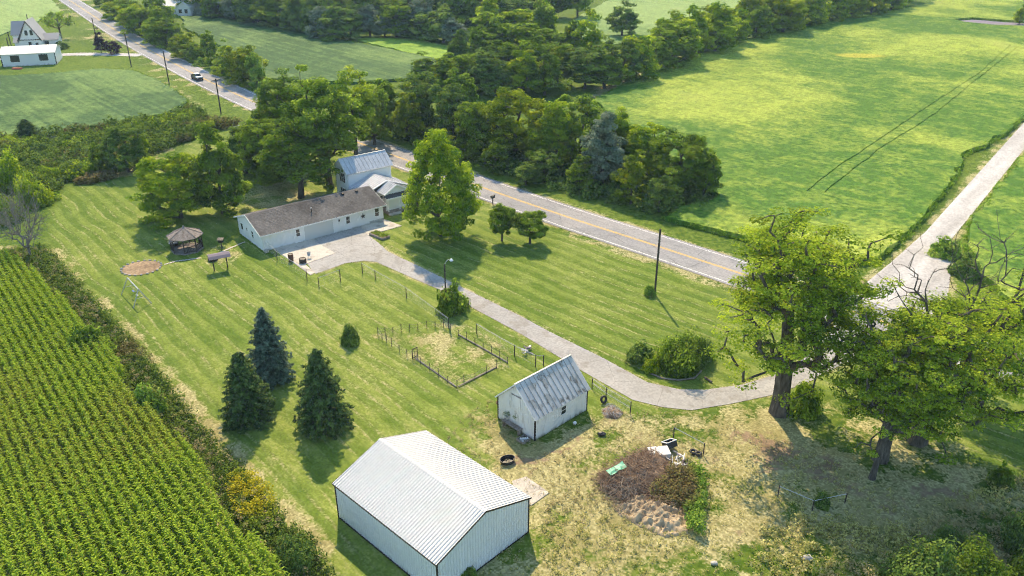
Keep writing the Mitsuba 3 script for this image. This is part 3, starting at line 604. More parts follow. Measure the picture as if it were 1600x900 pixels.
m, u = merge(*[weeds(Polygon(q), 330, 1.5, .7, 26, .2, rng, .4, .3) for q in ([(-76.52, 130.18), (-75.08, 136.2), (-69.66, 139.2), (-66.06, 134.74), (-70.05, 130.18), (-72.89, 127.18)], [(-78.03, 158.46), (-73.03, 166.99), (-68.53, 171.3), (-65.29, 165.95), (-71.63, 158.46)], [(-84.12, 146.38), (-80.76, 150.66), (-79.54, 148.07), (-82.29, 143.92)], [(-97.89, 150.66), (-90.55, 150.66), (-88.29, 146.38), (-94.51, 144.73)])])
stuff('tall_weeds', m, 'leaf_lime', 'bright yellow green patches of tall weeds at the upper left', 'weeds', uv=u)
m, u = merge(*[weeds(Polygon(q), 300, 1.0, .5, 24, .16, rng, 1.0, 1.4) for q in ([(-83.01, 140.74), (-81.51, 144.73), (-75.92, 148.07), (-73.83, 143.92), (-77.65, 139.2), (-79.34, 136.2)], [(-72.62, 165.95), (-70.58, 171.3), (-62.98, 166.99), (-64.47, 159.91), (-68.82, 158.46)], [(-72.04, 125.88), (-70.34, 128.5), (-67.19, 130.52), (-66.01, 128.83), (-69.11, 125.88)])])
stuff('dead_weeds', m, 'leaf_weed', 'brown dead weed patches at the upper left beyond the lawn', 'weeds', uv=u)
m, u = merge(*[weeds(Polygon(q), 150, 1.5, .6, 30, .16, rng, .3, .3) for q in ([(-88.29, 146.38), (-84.96, 148.07), (-82.29, 143.92), (-85.5, 141.52)], [(-74.83, 158.46), (-72.08, 162.88), (-69, 158.94), (-71.45, 153.33)], [(-82.36, 148.92), (-79.53, 150.66), (-77.34, 147.22), (-80.29, 145.14)], [(-78.16, 134.74), (-76.78, 136.94), (-74.36, 133.31), (-75.61, 130.52)])])
stuff('dark_weeds', m, 'leaf_dark', 'dark green shrubby weed patches at the upper left', 'weeds', uv=u)
m, u = merge(*[weeds(Polygon(q), 110, 1.3, .5, 30, .14, rng, .3, .3) for q in ([(-93.06, 146.38), (-90.88, 147.64), (-87.97, 143.11), (-90.12, 141.92)], [(-89.32, 150.66), (-87.55, 151.99), (-85.75, 148.92), (-87.51, 147.64)])])
stuff('pale_weeds', m, 'leaf_grey', 'greyish flowering weed patches at the far upper left', 'weeds', uv=u)
SE = Polygon([(17.74, 46.16), (22.73, 48.24), (27.8, 46.16), (33.61, 48.24), (40.04, 52.82), (44.25, 52.82), (38.18, 38.42), (16.12, 38.42)])
m, u = merge(weeds(SE, 700, .6, .35, 20, .10, rng, 1.0, .55), weeds(Polygon([(25.08, 57.12), (31.29, 49.71), (42.14, 52.82), (35.84, 41.76), (22.4, 41.76), (19.17, 49.71)]), 220, .25, .22, 12, .07, rng, .7, .5))
stuff('weed_thicket', m, 'leaf_straw', 'dry straggly weeds along the lower right edge of the yard', 'weeds', uv=u)
ROUGH = Polygon([(-3.85, 61.96), (-1.52, 64.06), (2.09, 56.22), (7.6, 60.94), (11.84, 61.96), (18.71, 60.94), (24.53, 57.12), (31.29, 49.71), (28.85, 38.42), (-6.79, 38.42), (-4.79, 40.04), (1.44, 46.16), (-6.13, 57.12)]).buffer(0)
m, u = merge(weeds(ROUGH, 1900, .14, .17, 11, .055, rng, 1.0, .6, up=.2), weeds(Polygon([(10.77, 54.48), (16.53, 56.22), (15.81, 48.24), (8.96, 41.76), (2.24, 41.76), (1.98, 48.24), (6.85, 52.82)]), 500, .35, .22, 12, .07, rng, 1.0, .5, up=.2))
stuff('rough_grass', m, 'leaf_straw', 'patchy tufts of rough dry grass around the sheds and brush pile', 'grass', uv=u)
UNDER = Polygon([(-24.98, 154.24), (-19.48, 149.79), (-4.42, 134.02), (6.16, 123.05), (15.6, 115.71), (22.75, 111.92), (28.29, 113.52), (32.86, 122.12), (30.52, 131.9), (11.99, 147.22), (-13.32, 165.95), (-27.41, 171.3)])
m, u = merge(weeds(UNDER, 900, 1.3, 1.0, 30, .26, rng, .8, .4))
stuff('undergrowth', m, 'leaf_dark', 'dark undergrowth at the foot of the roadside woods', 'bushes', uv=u)

# ---------------------------------------------------------------- buildings
def roof_slabs(mb, x0, x1, y0, y1, ze, zr, t=.06, ym=None, side=None):
    ym = (y0 + y1) / 2 if ym is None else ym
    if side in (None, 0): mb.slab([(x0, y0, ze), (x1, y0, ze), (x1, ym, zr), (x0, ym, zr)], t)
    if side in (None, 1): mb.slab([(x1, y1, ze), (x0, y1, ze), (x0, ym, zr), (x1, ym, zr)], t)
    return mb
def gable_wall(mb, x0, x1, y0, y1, ze, zr, ym=None):
    ym = (y0 + y1) / 2 if ym is None else ym
    return mb.slab([(x1, y0, 0), (x1, y1, 0), (x1, y1, ze), (x1, ym, zr), (x1, y0, ze)], x1 - x0)
def window(parent, F, face, u, z, w, h, d=0., mat='mat_white_trim', name='window', mull=True):
    """face: ('x', plane, sign) or ('y', plane, sign); u = centre along the wall."""
    ax_, pl, sg = face
    def bx(mb, u0, u1, z0, z1, o0, o1):
        a, b = pl + sg * o0, pl + sg * o1
        return mb.box(u0, u1, min(a, b), max(a, b), z0, z1) if ax_ == 'y' else mb.box(min(a, b), max(a, b), u0, u1, z0, z1)
    m = F.new(); t = .07
    for q in ((u - w / 2 - t, u + w / 2 + t, z + h / 2, z + h / 2 + t), (u - w / 2 - t, u + w / 2 + t, z - h / 2 - t, z - h / 2), (u - w / 2 - t, u - w / 2, z - h / 2, z + h / 2), (u + w / 2, u + w / 2 + t, z - h / 2, z + h / 2)): bx(m, *q, -.02, .05)
    if mull: bx(m, u - w / 2, u + w / 2, z - .025, z + .025, .0, .04)
    k = m.put(name, mat, parent)
    m = F.new(); bx(m, u - w / 2, u + w / 2, z - h / 2, z + h / 2, -.01, .02); m.put('pane', 'mat_glass_dark', k)
    return k
# ---- big metal barn
F = MB(-13.26, 47.68, -0.7674); L, W, HE, HR = 11.52, 8.91, 3.28, 4.86
B = thing('metal_barn', 'large white metal barn with ribbed roof and dark corner trim at the bottom', 'barn')
sl = (HR - HE) / (W / 2)
def ribs_on(mb, pts0, pts1, w=.05, h=.03):
    for a, b in zip(pts0, pts1): mb.bar(a, b, w, h)
    return mb
m = F.new(); m.box(0, L, 0, .1, 0, HE - .03); m.put('wall', 'mat_barn_wall', B)
m = F.new(); m.box(0, L, W - .1, W, 0, HE - .03); m.put('wall', 'mat_barn_wall', B)
m = gable_wall(F.new(), 0, .1, .102, W - .102, HE - .04, HR - .06); m.put('gable_wall', 'mat_barn_wall', B)
m = gable_wall(F.new(), L - .1, L, .102, W - .102, HE - .04, HR - .06); gw = m.put('gable_wall', 'mat_barn_wall', B)
m = F.new()
for x in np.arange(.2, L - .1, .2556): m.box(x - .03, x + .03, -.045, .002, .04, HE - .06)
for y in np.arange(.2, W - .1, .2556):
    z = HE + sl * min(y, W - y) - .14; m.box(L - .002, L + .045, y - .03, y + .03, .04, z)
m.put('wall_rib', 'mat_barn_seam', B, kind='stuff')
for s in (0, 1):
    m = roof_slabs(F.new(), -.12, L + .12, -.14, W + .14, HE - .14 * sl + .06, HR + .06, .07, side=s); r = m.put('roof', 'mat_barn_roof', B)
    m = F.new()
    for x in np.arange(-.02, L + .05, .2556):
        y0 = -.13 if s == 0 else W + .13
        m.bar((x, y0, HE - .13 * sl + .085), (x, W / 2, HR + .085), .05, .06)
    m.put('roof_rib', 'mat_barn_rib', r, kind='stuff')
m = F.new(); m.slab([(-.13, W / 2 - .16, HR + .045), (L + .13, W / 2 - .16, HR + .045), (L + .13, W / 2, HR + .105), (-.13, W / 2, HR + .105)], .03); m.slab([(L + .13, W / 2 + .16, HR + .045), (-.13, W / 2 + .16, HR + .045), (-.13, W / 2, HR + .105), (L + .13, W / 2, HR + .105)], .03)
m.put('ridge_cap', 'mat_barn_roof', B)
for (x, y) in ((0, 0), (L, 0), (L, W), (0, W)):
    m = F.new(); m.box(x - .05, x + .05, y - .05, y + .05, 0, HE - .06); m.put('corner_trim', 'mat_trim_dark', B)
for y in (-.15, W + .15):
    m = F.new(); m.box(-.1, L + .1, y - .02, y + .02, HE - .14 * sl - .07, HE - .14 * sl + .045); m.put('eave_trim', 'mat_trim_dark', B)
for x in (-.135, L + .135):
    for s in (0, 1):
        y0 = -.16 if s == 0 else W + .16
        m = F.new(); m.bar((x, y0, HE - .16 * sl + .0), (x, W / 2, HR + .0), .03, .13); m.put('rake_trim', 'mat_trim_dark', B)
for (q, z0) in ((F.new().box(-.03, L + .03, -.06, -.035, 0, .12), 0), (F.new().box(L + .035, L + .06, 0, W, 0, .1), 0)): q.put('base_trim', 'mat_trim_dark', B)
k = structure('barn_apron', slab_poly(Polygon([(0, 51.86), (1.15, 52.42), (2.96, 50.46), (1.5, 48.97), (0.3, 50.08)]), -.1, .04), 'mat_concrete', 'small cracked concrete apron behind the big metal barn')

# ---- old white shed with standing seam roof
F = MB(1.99, 57.25, 0.7624); L, W, HE, HR = 6.74, 4.68, 2.46, 4.72
S_ = thing('wooden_shed', 'small white board shed with rust stained standing seam metal roof', 'shed')
sl = (HR - HE) / (W / 2)
m = F.new(); m.box(0, L, 0, .08, .0, HE - .05); wl = m.put('wall', 'mat_white_board', S_)
m = F.new()
for x in np.arange(.0, L - .2, .24): m.box(x + .015, min(x + .228, L), -.022 - .008 * ((x * 7) % 1), .002, .08, HE - .08)
m.put('board', 'mat_white_board', wl, kind='stuff')
m = F.new(); m.box(0, L, W - .08, W, 0, HE - .05); m.put('wall', 'mat_white_board', S_)
for x0, sg in ((0, -1), (L - .08, 1)):
    m = gable_wall(F.new(), x0, x0 + .08, .082, W - .082, HE - .06, HR - .1); wl = m.put('gable_wall', 'mat_white_board', S_)
    m = F.new()
    for y in np.arange(.06, W - .2, .24):
        z = HE + sl * min(y, W - y - .22) - .08; a = x0 if sg < 0 else x0 + .08
        m.box(a + sg * .002, a + sg * (.02 + .008 * ((y * 5) % 1)), y + .012, y + .228, .06, max(z, .5))
    m.put('board', 'mat_white_board', wl, kind='stuff')
for s in (0, 1):
    y0 = -.22 if s == 0 else W + .22; ze = HE - .22 * sl + .08
    r = roof_slabs(F.new(), -.18, L + .18, -.22, W + .22, ze - .02, HR + .06, .05, side=s).put('roof', 'mat_wood_grey', S_)
    ws = np.linspace(-.2, L + .2, 14)
    for i in range(13):
        a, b = ws[i] + .012, ws[i + 1] - .012; yy = y0 - (.03 if s == 0 else -.03); e = .012 * ((i * 37 % 5) - 2) / 2
        q = [(a, yy, ze + .004 + e - .03 * sl), (b, yy, ze + .006 - .03 * sl), (b, W / 2, HR + .085), (a, W / 2, HR + .085 + e * .5)]
        F.new().slab(q if s == 0 else [q[1], q[0], q[3], q[2]], .018).put('panel', 'mat_old_tin', r)
        if i: F.new().bar((ws[i], yy, ze + .025 - .03 * sl), (ws[i], W / 2, HR + .10), .03, .06).put('seam', 'mat_tin_seam', r)
F.new().bar((-.22, W / 2, HR + .11), (L + .22, W / 2, HR + .11), .16, .05).put('ridge_cap', 'mat_old_tin', S_)
for (x, y) in ((0, 0), (0, W), (L, 0)): F.new().box(x - .06, x + .06, y - .06, y + .06, 0, HE - .06).put('corner_trim', 'mat_trim_dark', S_)
for sx in (-.2, L + .2):
    for s in (0, 1): F.new().bar((sx, -.2 if s == 0 else W + .2, HE - .2 * sl), (sx, W / 2, HR + .02), .04, .12).put('barge_board', 'mat_white_board', S_)
window(S_, F, ('y', -.03, -1), 3.55, 1.55, .62, .80)
h = F.new().box(-.075, -.03, 1.78, 2.68, 2.55, 3.5).put('loft_door', 'mat_white_board', S_)
F.new().bar((-.09, 1.66, 3.62), (-.09, 2.85, 3.56), .05).put('track', 'mat_wood_grey', h)
F.new().box(-.07, -.028, .75, 1.75, .05, 2.0).put('door', 'mat_white_board', S_)
F.new().bar((L - .1, W / 2, HR + .1), (L - .1, W / 2, HR + .75), .03, sides=6).put('lightning_rod', 'mat_steel', S_)

# ---- long white garage
F = MB(-33.02, 98.43, 0.6739); L, W, HE, HR = 18.32, 8.3, 2.47, 3.95
G_ = thing('long_garage', 'long low white garage with grey shingle roof and a star on its wall', 'garage')
m = F.new(); m.box(0, L, 0, .12, .0, HE - .02); fw = m.put('wall', 'mat_white_house', G_)
m = F.new(); m.box(0, L, W - .12, W, 0, HE - .02); m.put('wall', 'mat_white_house', G_)
sl = (HR - HE) / (W / 2)
m = F.new()
for i in range(10): m.box(.0, L, -.03 + .0, .0, .12 + i * .23, .12 + i * .23 + .205)
m.put('siding', 'mat_white_house', fw, kind='stuff')
for x0 in (0, L - .12): gable_wall(F.new(), x0, x0 + .12, .122, W - .122, HE - .02, HR - .08).put('gable_wall', 'mat_white_house', G_)
for s in (0, 1):
    r = roof_slabs(F.new(), -.35, L + .35, -.45, W + .45, HE - .45 * sl + .1, HR + .1, .10, side=s).put('roof', 'mat_shingle', G_)
    m = F.new(); n = 16
    for i in range(n):
        t0 = i / n; y0 = -.45 + t0 * (W / 2 + .45); z0 = HE - .45 * sl + .1 + t0 * (HR - HE + .45 * sl)
        y1 = y0 + (W / 2 + .45) / n; z1 = z0 + (HR - HE + .45 * sl) / n
        q = [(-.352, y0, z0 + .03), (L + .352, y0, z0 + .03), (L + .352, y1, z1 + .008), (-.352, y1, z1 + .008)]
        if s == 1: q = [(x, W - y, z) for x, y, z in (q[1], q[0], q[3], q[2])]
        m.slab(q, .02)
    m.put('shingle_course', 'mat_shingle', r, kind='stuff')
for y in (-.47, W + .47): F.new().box(-.34, L + .34, y - .02, y + .02, HE - .45 * sl - .06, HE - .45 * sl + .09).put('fascia', 'mat_white_trim', G_)
for x in (-.37, L + .37):
    for s in (0, 1): F.new().bar((x, -.45 if s == 0 else W + .45, HE - .45 * sl + .03), (x, W / 2, HR + .03), .03, .16).put('rake_board', 'mat_white_trim', G_)
gd = thing
d = F.new().box(5.97, 10.3, -.045, -.005, .03, 2.12).put('garage_door', 'mat_door_grey', G_)
for i in range(4): F.new().box(6.02, 10.25, -.062, -.045, .05 + i * .515, .05 + i * .515 + .495).put('panel', 'mat_door_grey', d)
m = F.new(); m.box(5.85, 5.97, -.06, .0, 0, 2.24); m.box(10.3, 10.42, -.06, 0, 0, 2.24); m.box(5.97, 10.3, -.06, 0, 2.12, 2.24); m.put('frame', 'mat_white_trim', d)
for (u0, u1) in ((4.60, 5.46), (12.16, 13.04)):
    d = F.new().box(u0, u1, -.07, -.03, .05, 2.06).put('door', 'mat_white_trim', G_)
    m = F.new(); m.box(u0 - .09, u0, -.085, -.02, .0, 2.15); m.box(u1, u1 + .09, -.085, -.02, 0, 2.15); m.box(u0, u1, -.085, -.02, 2.06, 2.15); m.put('frame', 'mat_white_trim', d)
    for z0, z1 in ((1.45, 1.92), (.95, 1.38)): F.new().box(u0 + .18, u1 - .18, -.085, -.065, z0, z1).put('pane', 'mat_glass_dark', d)
    F.new().box(u1 - .12, u1 - .06, -.12, -.07, 1.0, 1.06).put('handle', 'mat_steel', d)
window(G_, F, ('y', -.03, -1), 17.27, 1.5, .62, 1.15)
for b, z, w, h in ((3.2, 1.45, .55, .95), (5.1, 1.6, .35, .45)): window(G_, F, ('x', 0, -1), b, z, w, h)
d = F.new().box(-.05, -.0, 6.35, 7.2, .05, 2.05).put('door', 'mat_white_trim', G_); F.new().box(-.065, -.048, 6.5, 7.05, 1.05, 1.9).put('pane', 'mat_glass_dark', d)
star = [(math.sin(k * math.pi / 5) * (.48 if k % 2 == 0 else .19), math.cos(k * math.pi / 5) * (.48 if k % 2 == 0 else .19)) for k in range(10)]
sv = np.array([(15.02 + a, -.05, 1.42 + b) for a, b in star] + [(15.02, -.15, 1.42)]); sf = [[(i + 1) % 10, i, 10] for i in range(10)]
F.new().add(trimesh.Trimesh(sv, sf, process=False)).put('star', 'mat_trim_dark', G_)
lm = F.new().box(11.15, 11.32, -.16, -.03, 1.55, 1.85).put('wall_lamp', 'mat_black', G_)
F.new().box(16.0, L + .02, -.045, .0, 0, .38).put('foundation', 'mat_stone', G_)
c = F.new(); c.bar((8.1, 1.7, 3.0), (8.1, 1.7, 3.75), .12, sides=8); vp = c.put('vent_pipe', 'mat_black', G_)
F.new().lathe([(0, .12), (.12, .02), (.12, 0), (0, 0)], 8.1, 1.7, 3.75, 8).put('cap', 'mat_white_trim', vp)
for x, y in ((14.0, 3.7), (16.2, 3.6)): F.new().box(x - .17, x + .17, y - .17, y + .17, 3.7, 4.08).put('roof_vent', 'mat_trim_dark', G_)
F.new().bar((.1, -.1, .1), (.1, -.1, HE - .1), .09).put('downspout', 'mat_white_trim', G_)
F.new().box(-.05, .45, -.7, -.05, 0, .32).put('step', 'mat_concrete', G_)

# ---- two storey farmhouse
F = MB(-24.75, 116.6, 0.66); L, W, HE, HR = 7.4, 4.2, 4.95, 6.55
H_ = thing('farmhouse', 'white two storey farmhouse with blue grey metal roof and front porch', 'house')
m = F.new(); m.box(0, L, 0, .15, 0, HE - .02); m.put('wall', 'mat_white_house', H_)
m = F.new(); m.box(0, L, W - .15, W, 0, HE - .02); m.put('wall', 'mat_white_house', H_)
for x0 in (0, L - .15): gable_wall(F.new(), x0, x0 + .15, .152, W - .152, HE - .02, HR - .08).put('gable_wall', 'mat_white_house', H_)
sl = (HR - HE) / (W / 2)
def seam_roof(par, F, x0, x1, y0, y1, ze, zr, n, mat='mat_tin', sides=(0, 1), ym=None):
    ym = (y0 + y1) / 2 if ym is None else ym
    for s in sides:
        r = roof_slabs(F.new(), x0 + .02, x1 - .02, y0 + .02, y1 - .02, ze - .03, zr - .03, .07, ym=ym, side=s).put('roof', 'mat_white_trim', par)
        ws = np.linspace(x0, x1, n + 1); yy = y0 if s == 0 else y1
        for i in range(n):
            q = [(ws[i] + .01, yy, ze), (ws[i + 1] - .01, yy, ze), (ws[i + 1] - .01, ym, zr), (ws[i] + .01, ym, zr)]
            F.new().slab(q if s == 0 else [q[1], q[0], q[3], q[2]], .025).put('panel', mat, r)
            if i: F.new().bar((ws[i], yy, ze + .01), (ws[i], ym, zr + .01), .03, .05).put('seam', 'mat_tin_seam', r)
seam_roof(H_, F, -.3, L + .3, -.3, W + .3, HE - .3 * sl + .1, HR + .1, 12)
F.new().bar((-.32, W / 2, HR + .12), (L + .32, W / 2, HR + .12), .2, .05).put('ridge_cap', 'mat_tin', H_)
for x in (-.32, L + .32):
    for s in (0, 1): F.new().bar((x, -.3 if s == 0 else W + .3, HE - .3 * sl + .02), (x, W / 2, HR + .02), .03, .16).put('rake_board', 'mat_white_trim', H_)
F.new().box(-.3, L + .3, -.36, -.3, HE - .3 * sl - .02, HE - .3 * sl + .08).put('gutter', 'mat_steel', H_)
for z in (3.75, 1.35):
    window(H_, F, ('x', 0, -1), W * .46, z, .72, 1.35)
    for o in (-.62, .62): F.new().box(-.04, -.002, W * .46 + o - .19, W * .46 + o + .19, z - .7, z + .7).put('shutter', 'mat_black', H_)
F.new().bar((3.9, -.06, 3.0), (3.9, -.06, HE - .2), .07, sides=6).put('downspout', 'mat_white_trim', H_)
Fw = MB(); Fw.M = F.M @ np.array([[0, 1, 0, 0], [-1, 0, 0, 0], [0, 0, 1, 0], [0, 0, 0, 1.]])   # x runs out towards the front, y along the block
wg = [1.9, 7.7]
m = Fw.new(); m.box(.02, 4.6, wg[0], wg[0] + .12, 0, 2.62); m.put('wing_wall', 'mat_white_house', H_)
m = Fw.new(); m.box(.02, 4.6, wg[1] - .12, wg[1], 0, 2.62); m.put('wing_wall', 'mat_white_house', H_)
gable_wall(Fw.new(), 4.48, 4.6, wg[0] + .122, wg[1] - .122, 2.6, 4.0, ym=4.0).put('wing_gable', 'mat_white_house', H_)
seam_roof(H_, Fw, .02, 4.85, -.35, 8.0, 2.66, 4.25, 9, ym=4.0)
seam_roof(H_, Fw, 4.87, 7.3, 2.0, 6.5, 3.0, 4.22, 5, ym=4.15)
gable_wall(Fw.new(), 7.0, 7.08, 2.3, 6.2, 3.0, 3.95, ym=4.15).put('porch_gable', 'mat_white_house', H_)
for y0 in (2.0, 6.5): Fw.new().bar((7.32, y0, 2.95), (7.32, 4.15, 4.17), .04, .18).put('rake_board', 'mat_white_trim', H_)
Fw.new().slab([(7.9, 2.0, 2.55), (7.9, 6.6, 2.55), (7.09, 6.6, 2.95), (7.09, 2.0, 2.95)], .05).put('pent_roof', 'mat_shingle', H_)
Fw.new().box(7.88, 7.95, 1.95, 6.65, 2.35, 2.58).put('porch_fascia', 'mat_white_trim', H_)
Fw.new().box(4.7, 7.7, 2.2, 6.4, .02, .45).put('porch_floor', 'mat_wood_grey', H_)
for y in (2.4, 4.3, 6.2): Fw.new().box(7.5, 7.63, y - .065, y + .065, .45, 2.5).put('porch_post', 'mat_white_trim', H_)
Fw.new().box(7.6, 8.3, 2.2, 4.2, .01, .22).put('porch_step', 'mat_concrete', H_)
for y in (2.9, 3.5, 4.9): window(H_, Fw, ('x', 4.6, 1), y, 1.75, .45, .45, mull=False)

# ---- far white farm
O = (-138.72, 223.86); Q = (-126.13, 227.94)
ang = math.atan2(Q[1] - O[1], Q[0] - O[0]); L = math.hypot(Q[0] - O[0], Q[1] - O[1]); F = MB(O[0], O[1], ang); W = 9.5; HE, HR = 3.3, 4.6
k = thing('long_shed', 'long low white shed with bright white roof in front of the far farmhouse', 'shed')
for y in (0, W - .15): F.new().box(0, L, y, y + .15, 0, HE).put('wall', 'mat_barn_wall', k)
for x0 in (0, L - .15): gable_wall(F.new(), x0, x0 + .15, .152, W - .152, HE - .02, HR - .05).put('gable_wall', 'mat_barn_wall', k)
for s in (0, 1): roof_slabs(F.new(), -.3, L + .3, -.3, W + .3, HE, HR + .1, .1, side=s).put('roof', 'mat_barn_roof', k)
for u in (L * .25, L * .78): F.new().box(u - 1.1, u + 1.1, -.06, -.01, 1.2, 2.9).put('window', 'mat_glass_dark', k)
for x in (0, L): F.new().box(x - .1, x + .1, -.08, .05, 0, HE).put('corner_trim', 'mat_trim_dark', k)
O = (-146.47, 248.39); Q = (-140.4, 250.02)
ang = math.atan2(Q[1] - O[1], Q[0] - O[0]); L = math.hypot(Q[0] - O[0], Q[1] - O[1]); F = MB(O[0], O[1], ang)
k = thing('far_farmhouse', 'white gabled farmhouse with grey roof far off at upper left', 'house')
Fg = MB(); Fg.M = F.M @ np.array([[0, 1, 0, 0], [1, 0, 0, 0], [0, 0, 1, 0], [0, 0, 0, 1.]]); Fg.M[:, 0] *= 1
def house_block(k, F, x0, x1, y0, y1, he, hr, along, mat='mat_roof_grey'):
    if along == 'x':
        for y in (y0, y1 - .15): F.new().box(x0, x1, y, y + .15, 0, he).put('wall', 'mat_white_house', k)
        for x in (x0, x1 - .15): gable_wall(F.new(), x, x + .15, y0 + .152, y1 - .152, he - .02, hr - .05).put('gable_wall', 'mat_white_house', k)
        for s in (0, 1): roof_slabs(F.new(), x0 - .4, x1 + .4, y0 - .4, y1 + .4, he - .1, hr + .1, .15, side=s).put('roof', mat, k)
    else:
        R_ = MB(); R_.M = F.M @ np.array([[0, -1, 0, 0], [1, 0, 0, 0], [0, 0, 1, 0], [0, 0, 0, 1.]])
        house_block(k, R_, y0, y1, -x1, -x0, he, hr, 'x', mat)
house_block(k, F, -.6, L * .86, 0, 8, 3.0, 8.6, 'y')
house_block(k, F, -3.2, L * .3, 4.5, 11.5, 4.2, 7.6, 'x')
house_block(k, F, L * .88, L + 3.0, 2.5, 7.5, 2.8, 4.2, 'x')
house_block(k, F, -2.0, 1.0, .5, 3.4, 2.6, 3.5, 'x')
for x, z, h in ((L * .30, 5.2, 1.4), (L * .52, 5.2, 1.4), (L * .36, 1.6, 2.0), (L * .66, 1.6, 1.4)): F.new().box(x - .38, x + .38, -.07, -.01, z - h / 2, z + h / 2).put('window', 'mat_glass_dark', k)
F.new().box(L * .9, L * .9 + 1.1, 2.42, 2.49, 1.0, 2.3).put('window', 'mat_glass_dark', k)
F.new().box(-.4, L * .84, -.12, -.03, 3.1, 3.3).put('belt_trim', 'mat_trim_dark', k)
for o in (0, 1): F.new().bar((L * .43 - .3, -.42, 8.5), (-.9 if o == 0 else L * .86 + .3, -.42, 2.95), .12, .22).put('rake_trim', 'mat_trim_dark', k)
O = (-139.29, 329.98); F = MB(O[0], O[1], -.12)
k = thing('distant_house', 'low white house half hidden by trees beyond the road at the top', 'house')
house_block(k, F, 0, 16, 0, 10, 3.2, 5.4, 'x', 'mat_barn_roof'); house_block(k, F, 11, 16.5, -3.5, 4, 3.2, 4.9, 'y', 'mat_barn_roof')
for x in (12.2, 14.6): F.new().box(x - .5, x + .7, -3.57, -3.51, 1.0, 2.4).put('window', 'mat_glass_dark', k)
F.new().box(4, 7, -.08, -.01, .2, 2.3).put('door', 'mat_glass_dark', k)

# ---------------------------------------------------------------- objects in the yard
def at(p, ang=0.): return MB(p[0], p[1], ang)
# gazebo
p = (-43.49, 99.3); F = at(p, .2); R = 2.0
k = thing('gazebo', 'weathered grey wooden gazebo with eight sided roof on the lawn', 'gazebo')
oc = [(R * math.cos(i * math.pi / 4), R * math.sin(i * math.pi / 4)) for i in range(8)]
F.new().add(trimesh.creation.cylinder(R + .1, .18, sections=8)).put('floor', 'mat_wood_grey', k)
for i in range(8):
    a, b = oc[i], oc[(i + 1) % 8]; F.new().box(a[0] - .06, a[0] + .06, a[1] - .06, a[1] + .06, .09, 2.15).put('post', 'mat_wood_dark', k)
    e = 1.18; z0, z1 = 2.08, 3.05
    pa = F.new().slab([(a[0] * e, a[1] * e, z0), (b[0] * e, b[1] * e, z0), (b[0] * .12, b[1] * .12, z1), (a[0] * .12, a[1] * .12, z1)], .05).put('roof_panel', 'mat_wood_grey', k)
    F.new().bar((a[0] * e, a[1] * e, z0 + .03), (a[0] * .1, a[1] * .1, z1 + .03), .1, .06).put('hip_board', 'mat_wood_grey', k)
    if i != 5:
        m = F.new(); m.bar((*a, .95), (*b, .95), .08); m.bar((*a, .25), (*b, .25), .06)
        for t in np.linspace(.1, .9, 7): q = [a[j] + (b[j] - a[j]) * t for j in (0, 1)]; m.bar((*q, .25), (*q, .95), .04)
        m.put('railing', 'mat_wood_dark', k)
    m = F.new(); m.bar((*a, 1.98), (*b, 1.98), .06, .18); m.put('beam', 'mat_wood_dark', k)
F.new().lathe([(0, .42), (.1, .34), (.16, .18), (.3, 0), (0, 0)], 0, 0, 3.0, 8).put('finial', 'mat_wood_grey', k)
p = (-45.62, 100.17); k = thing('dog_house', 'small dark box with pale sloping lid at the left foot of the gazebo', 'box'); F = at(p, .3)
F.new().box(-.45, .45, -.35, .35, 0, .6).put('body', 'mat_wood_dark', k); F.new().slab([(-.55, -.45, .6), (.55, -.45, .6), (.55, .45, .8), (-.55, .45, .8)], .04).put('lid', 'mat_steel', k)
# roofed swing frame
p0, p1 = (-37.63, 92.48), (-36.18, 93.26)
k = thing('pergola', 'two post wooden shelter with small dark curved roof beside the straw patch', 'shelter')
dx, dy = p1[0] - p0[0], p1[1] - p0[1]; F = MB(p0[0], p0[1], math.atan2(dy, dx)); L = math.hypot(dx, dy)
for x in (0, L):
    F.new().bar((x, 0, 0), (x, .0, 1.95), .13).put('post', 'mat_wood_dark', k); F.new().bar((x, -.6, 1.95), (x, .6, 1.95), .1).put('cross_beam', 'mat_wood_dark', k)
prof = [(-.85, 1.82), (-.5, 2.08), (0, 2.2), (.5, 2.08), (.85, 1.82)]
for (a, za), (b, zb) in zip(prof[:-1], prof[1:]): F.new().slab([(-.5, a, za), (L + .5, a, za), (L + .5, b, zb), (-.5, b, zb)], .04).put('roof_panel', 'mat_purple_grey', k)
p = (-38.88, 95.74); k = thing('fire_pit', 'round dark fire pit ring on the straw patch behind the shelter', 'fire pit'); F = at(p)
F.new().lathe([(.52, 0), (.52, .42), (.62, .42), (.62, 0), (.52, 0)], 0, 0, 0, 20).put('ring', 'mat_trim_dark', k); F.new().lathe([(0, .25), (.52, .25), (.52, .2), (0, .2)], n=20).put('ash', 'mat_stone', k)
p = (-38.86, 99.3); k = thing('bird_feeder', 'dark post mounted feeder box left of the long garage', 'bird feeder'); F = at(p)
F.new().bar((0, 0, 0), (0, 0, 1.0), .12).put('post', 'mat_wood_dark', k); F.new().box(-.3, .3, -.25, .25, 1.0, 1.35).put('box', 'mat_black', k); F.new().slab([(-.4, -.3, 1.38), (.4, -.3, 1.38), (.4, .3, 1.55), (-.4, .3, 1.55)], .04).put('lid', 'mat_black', k)
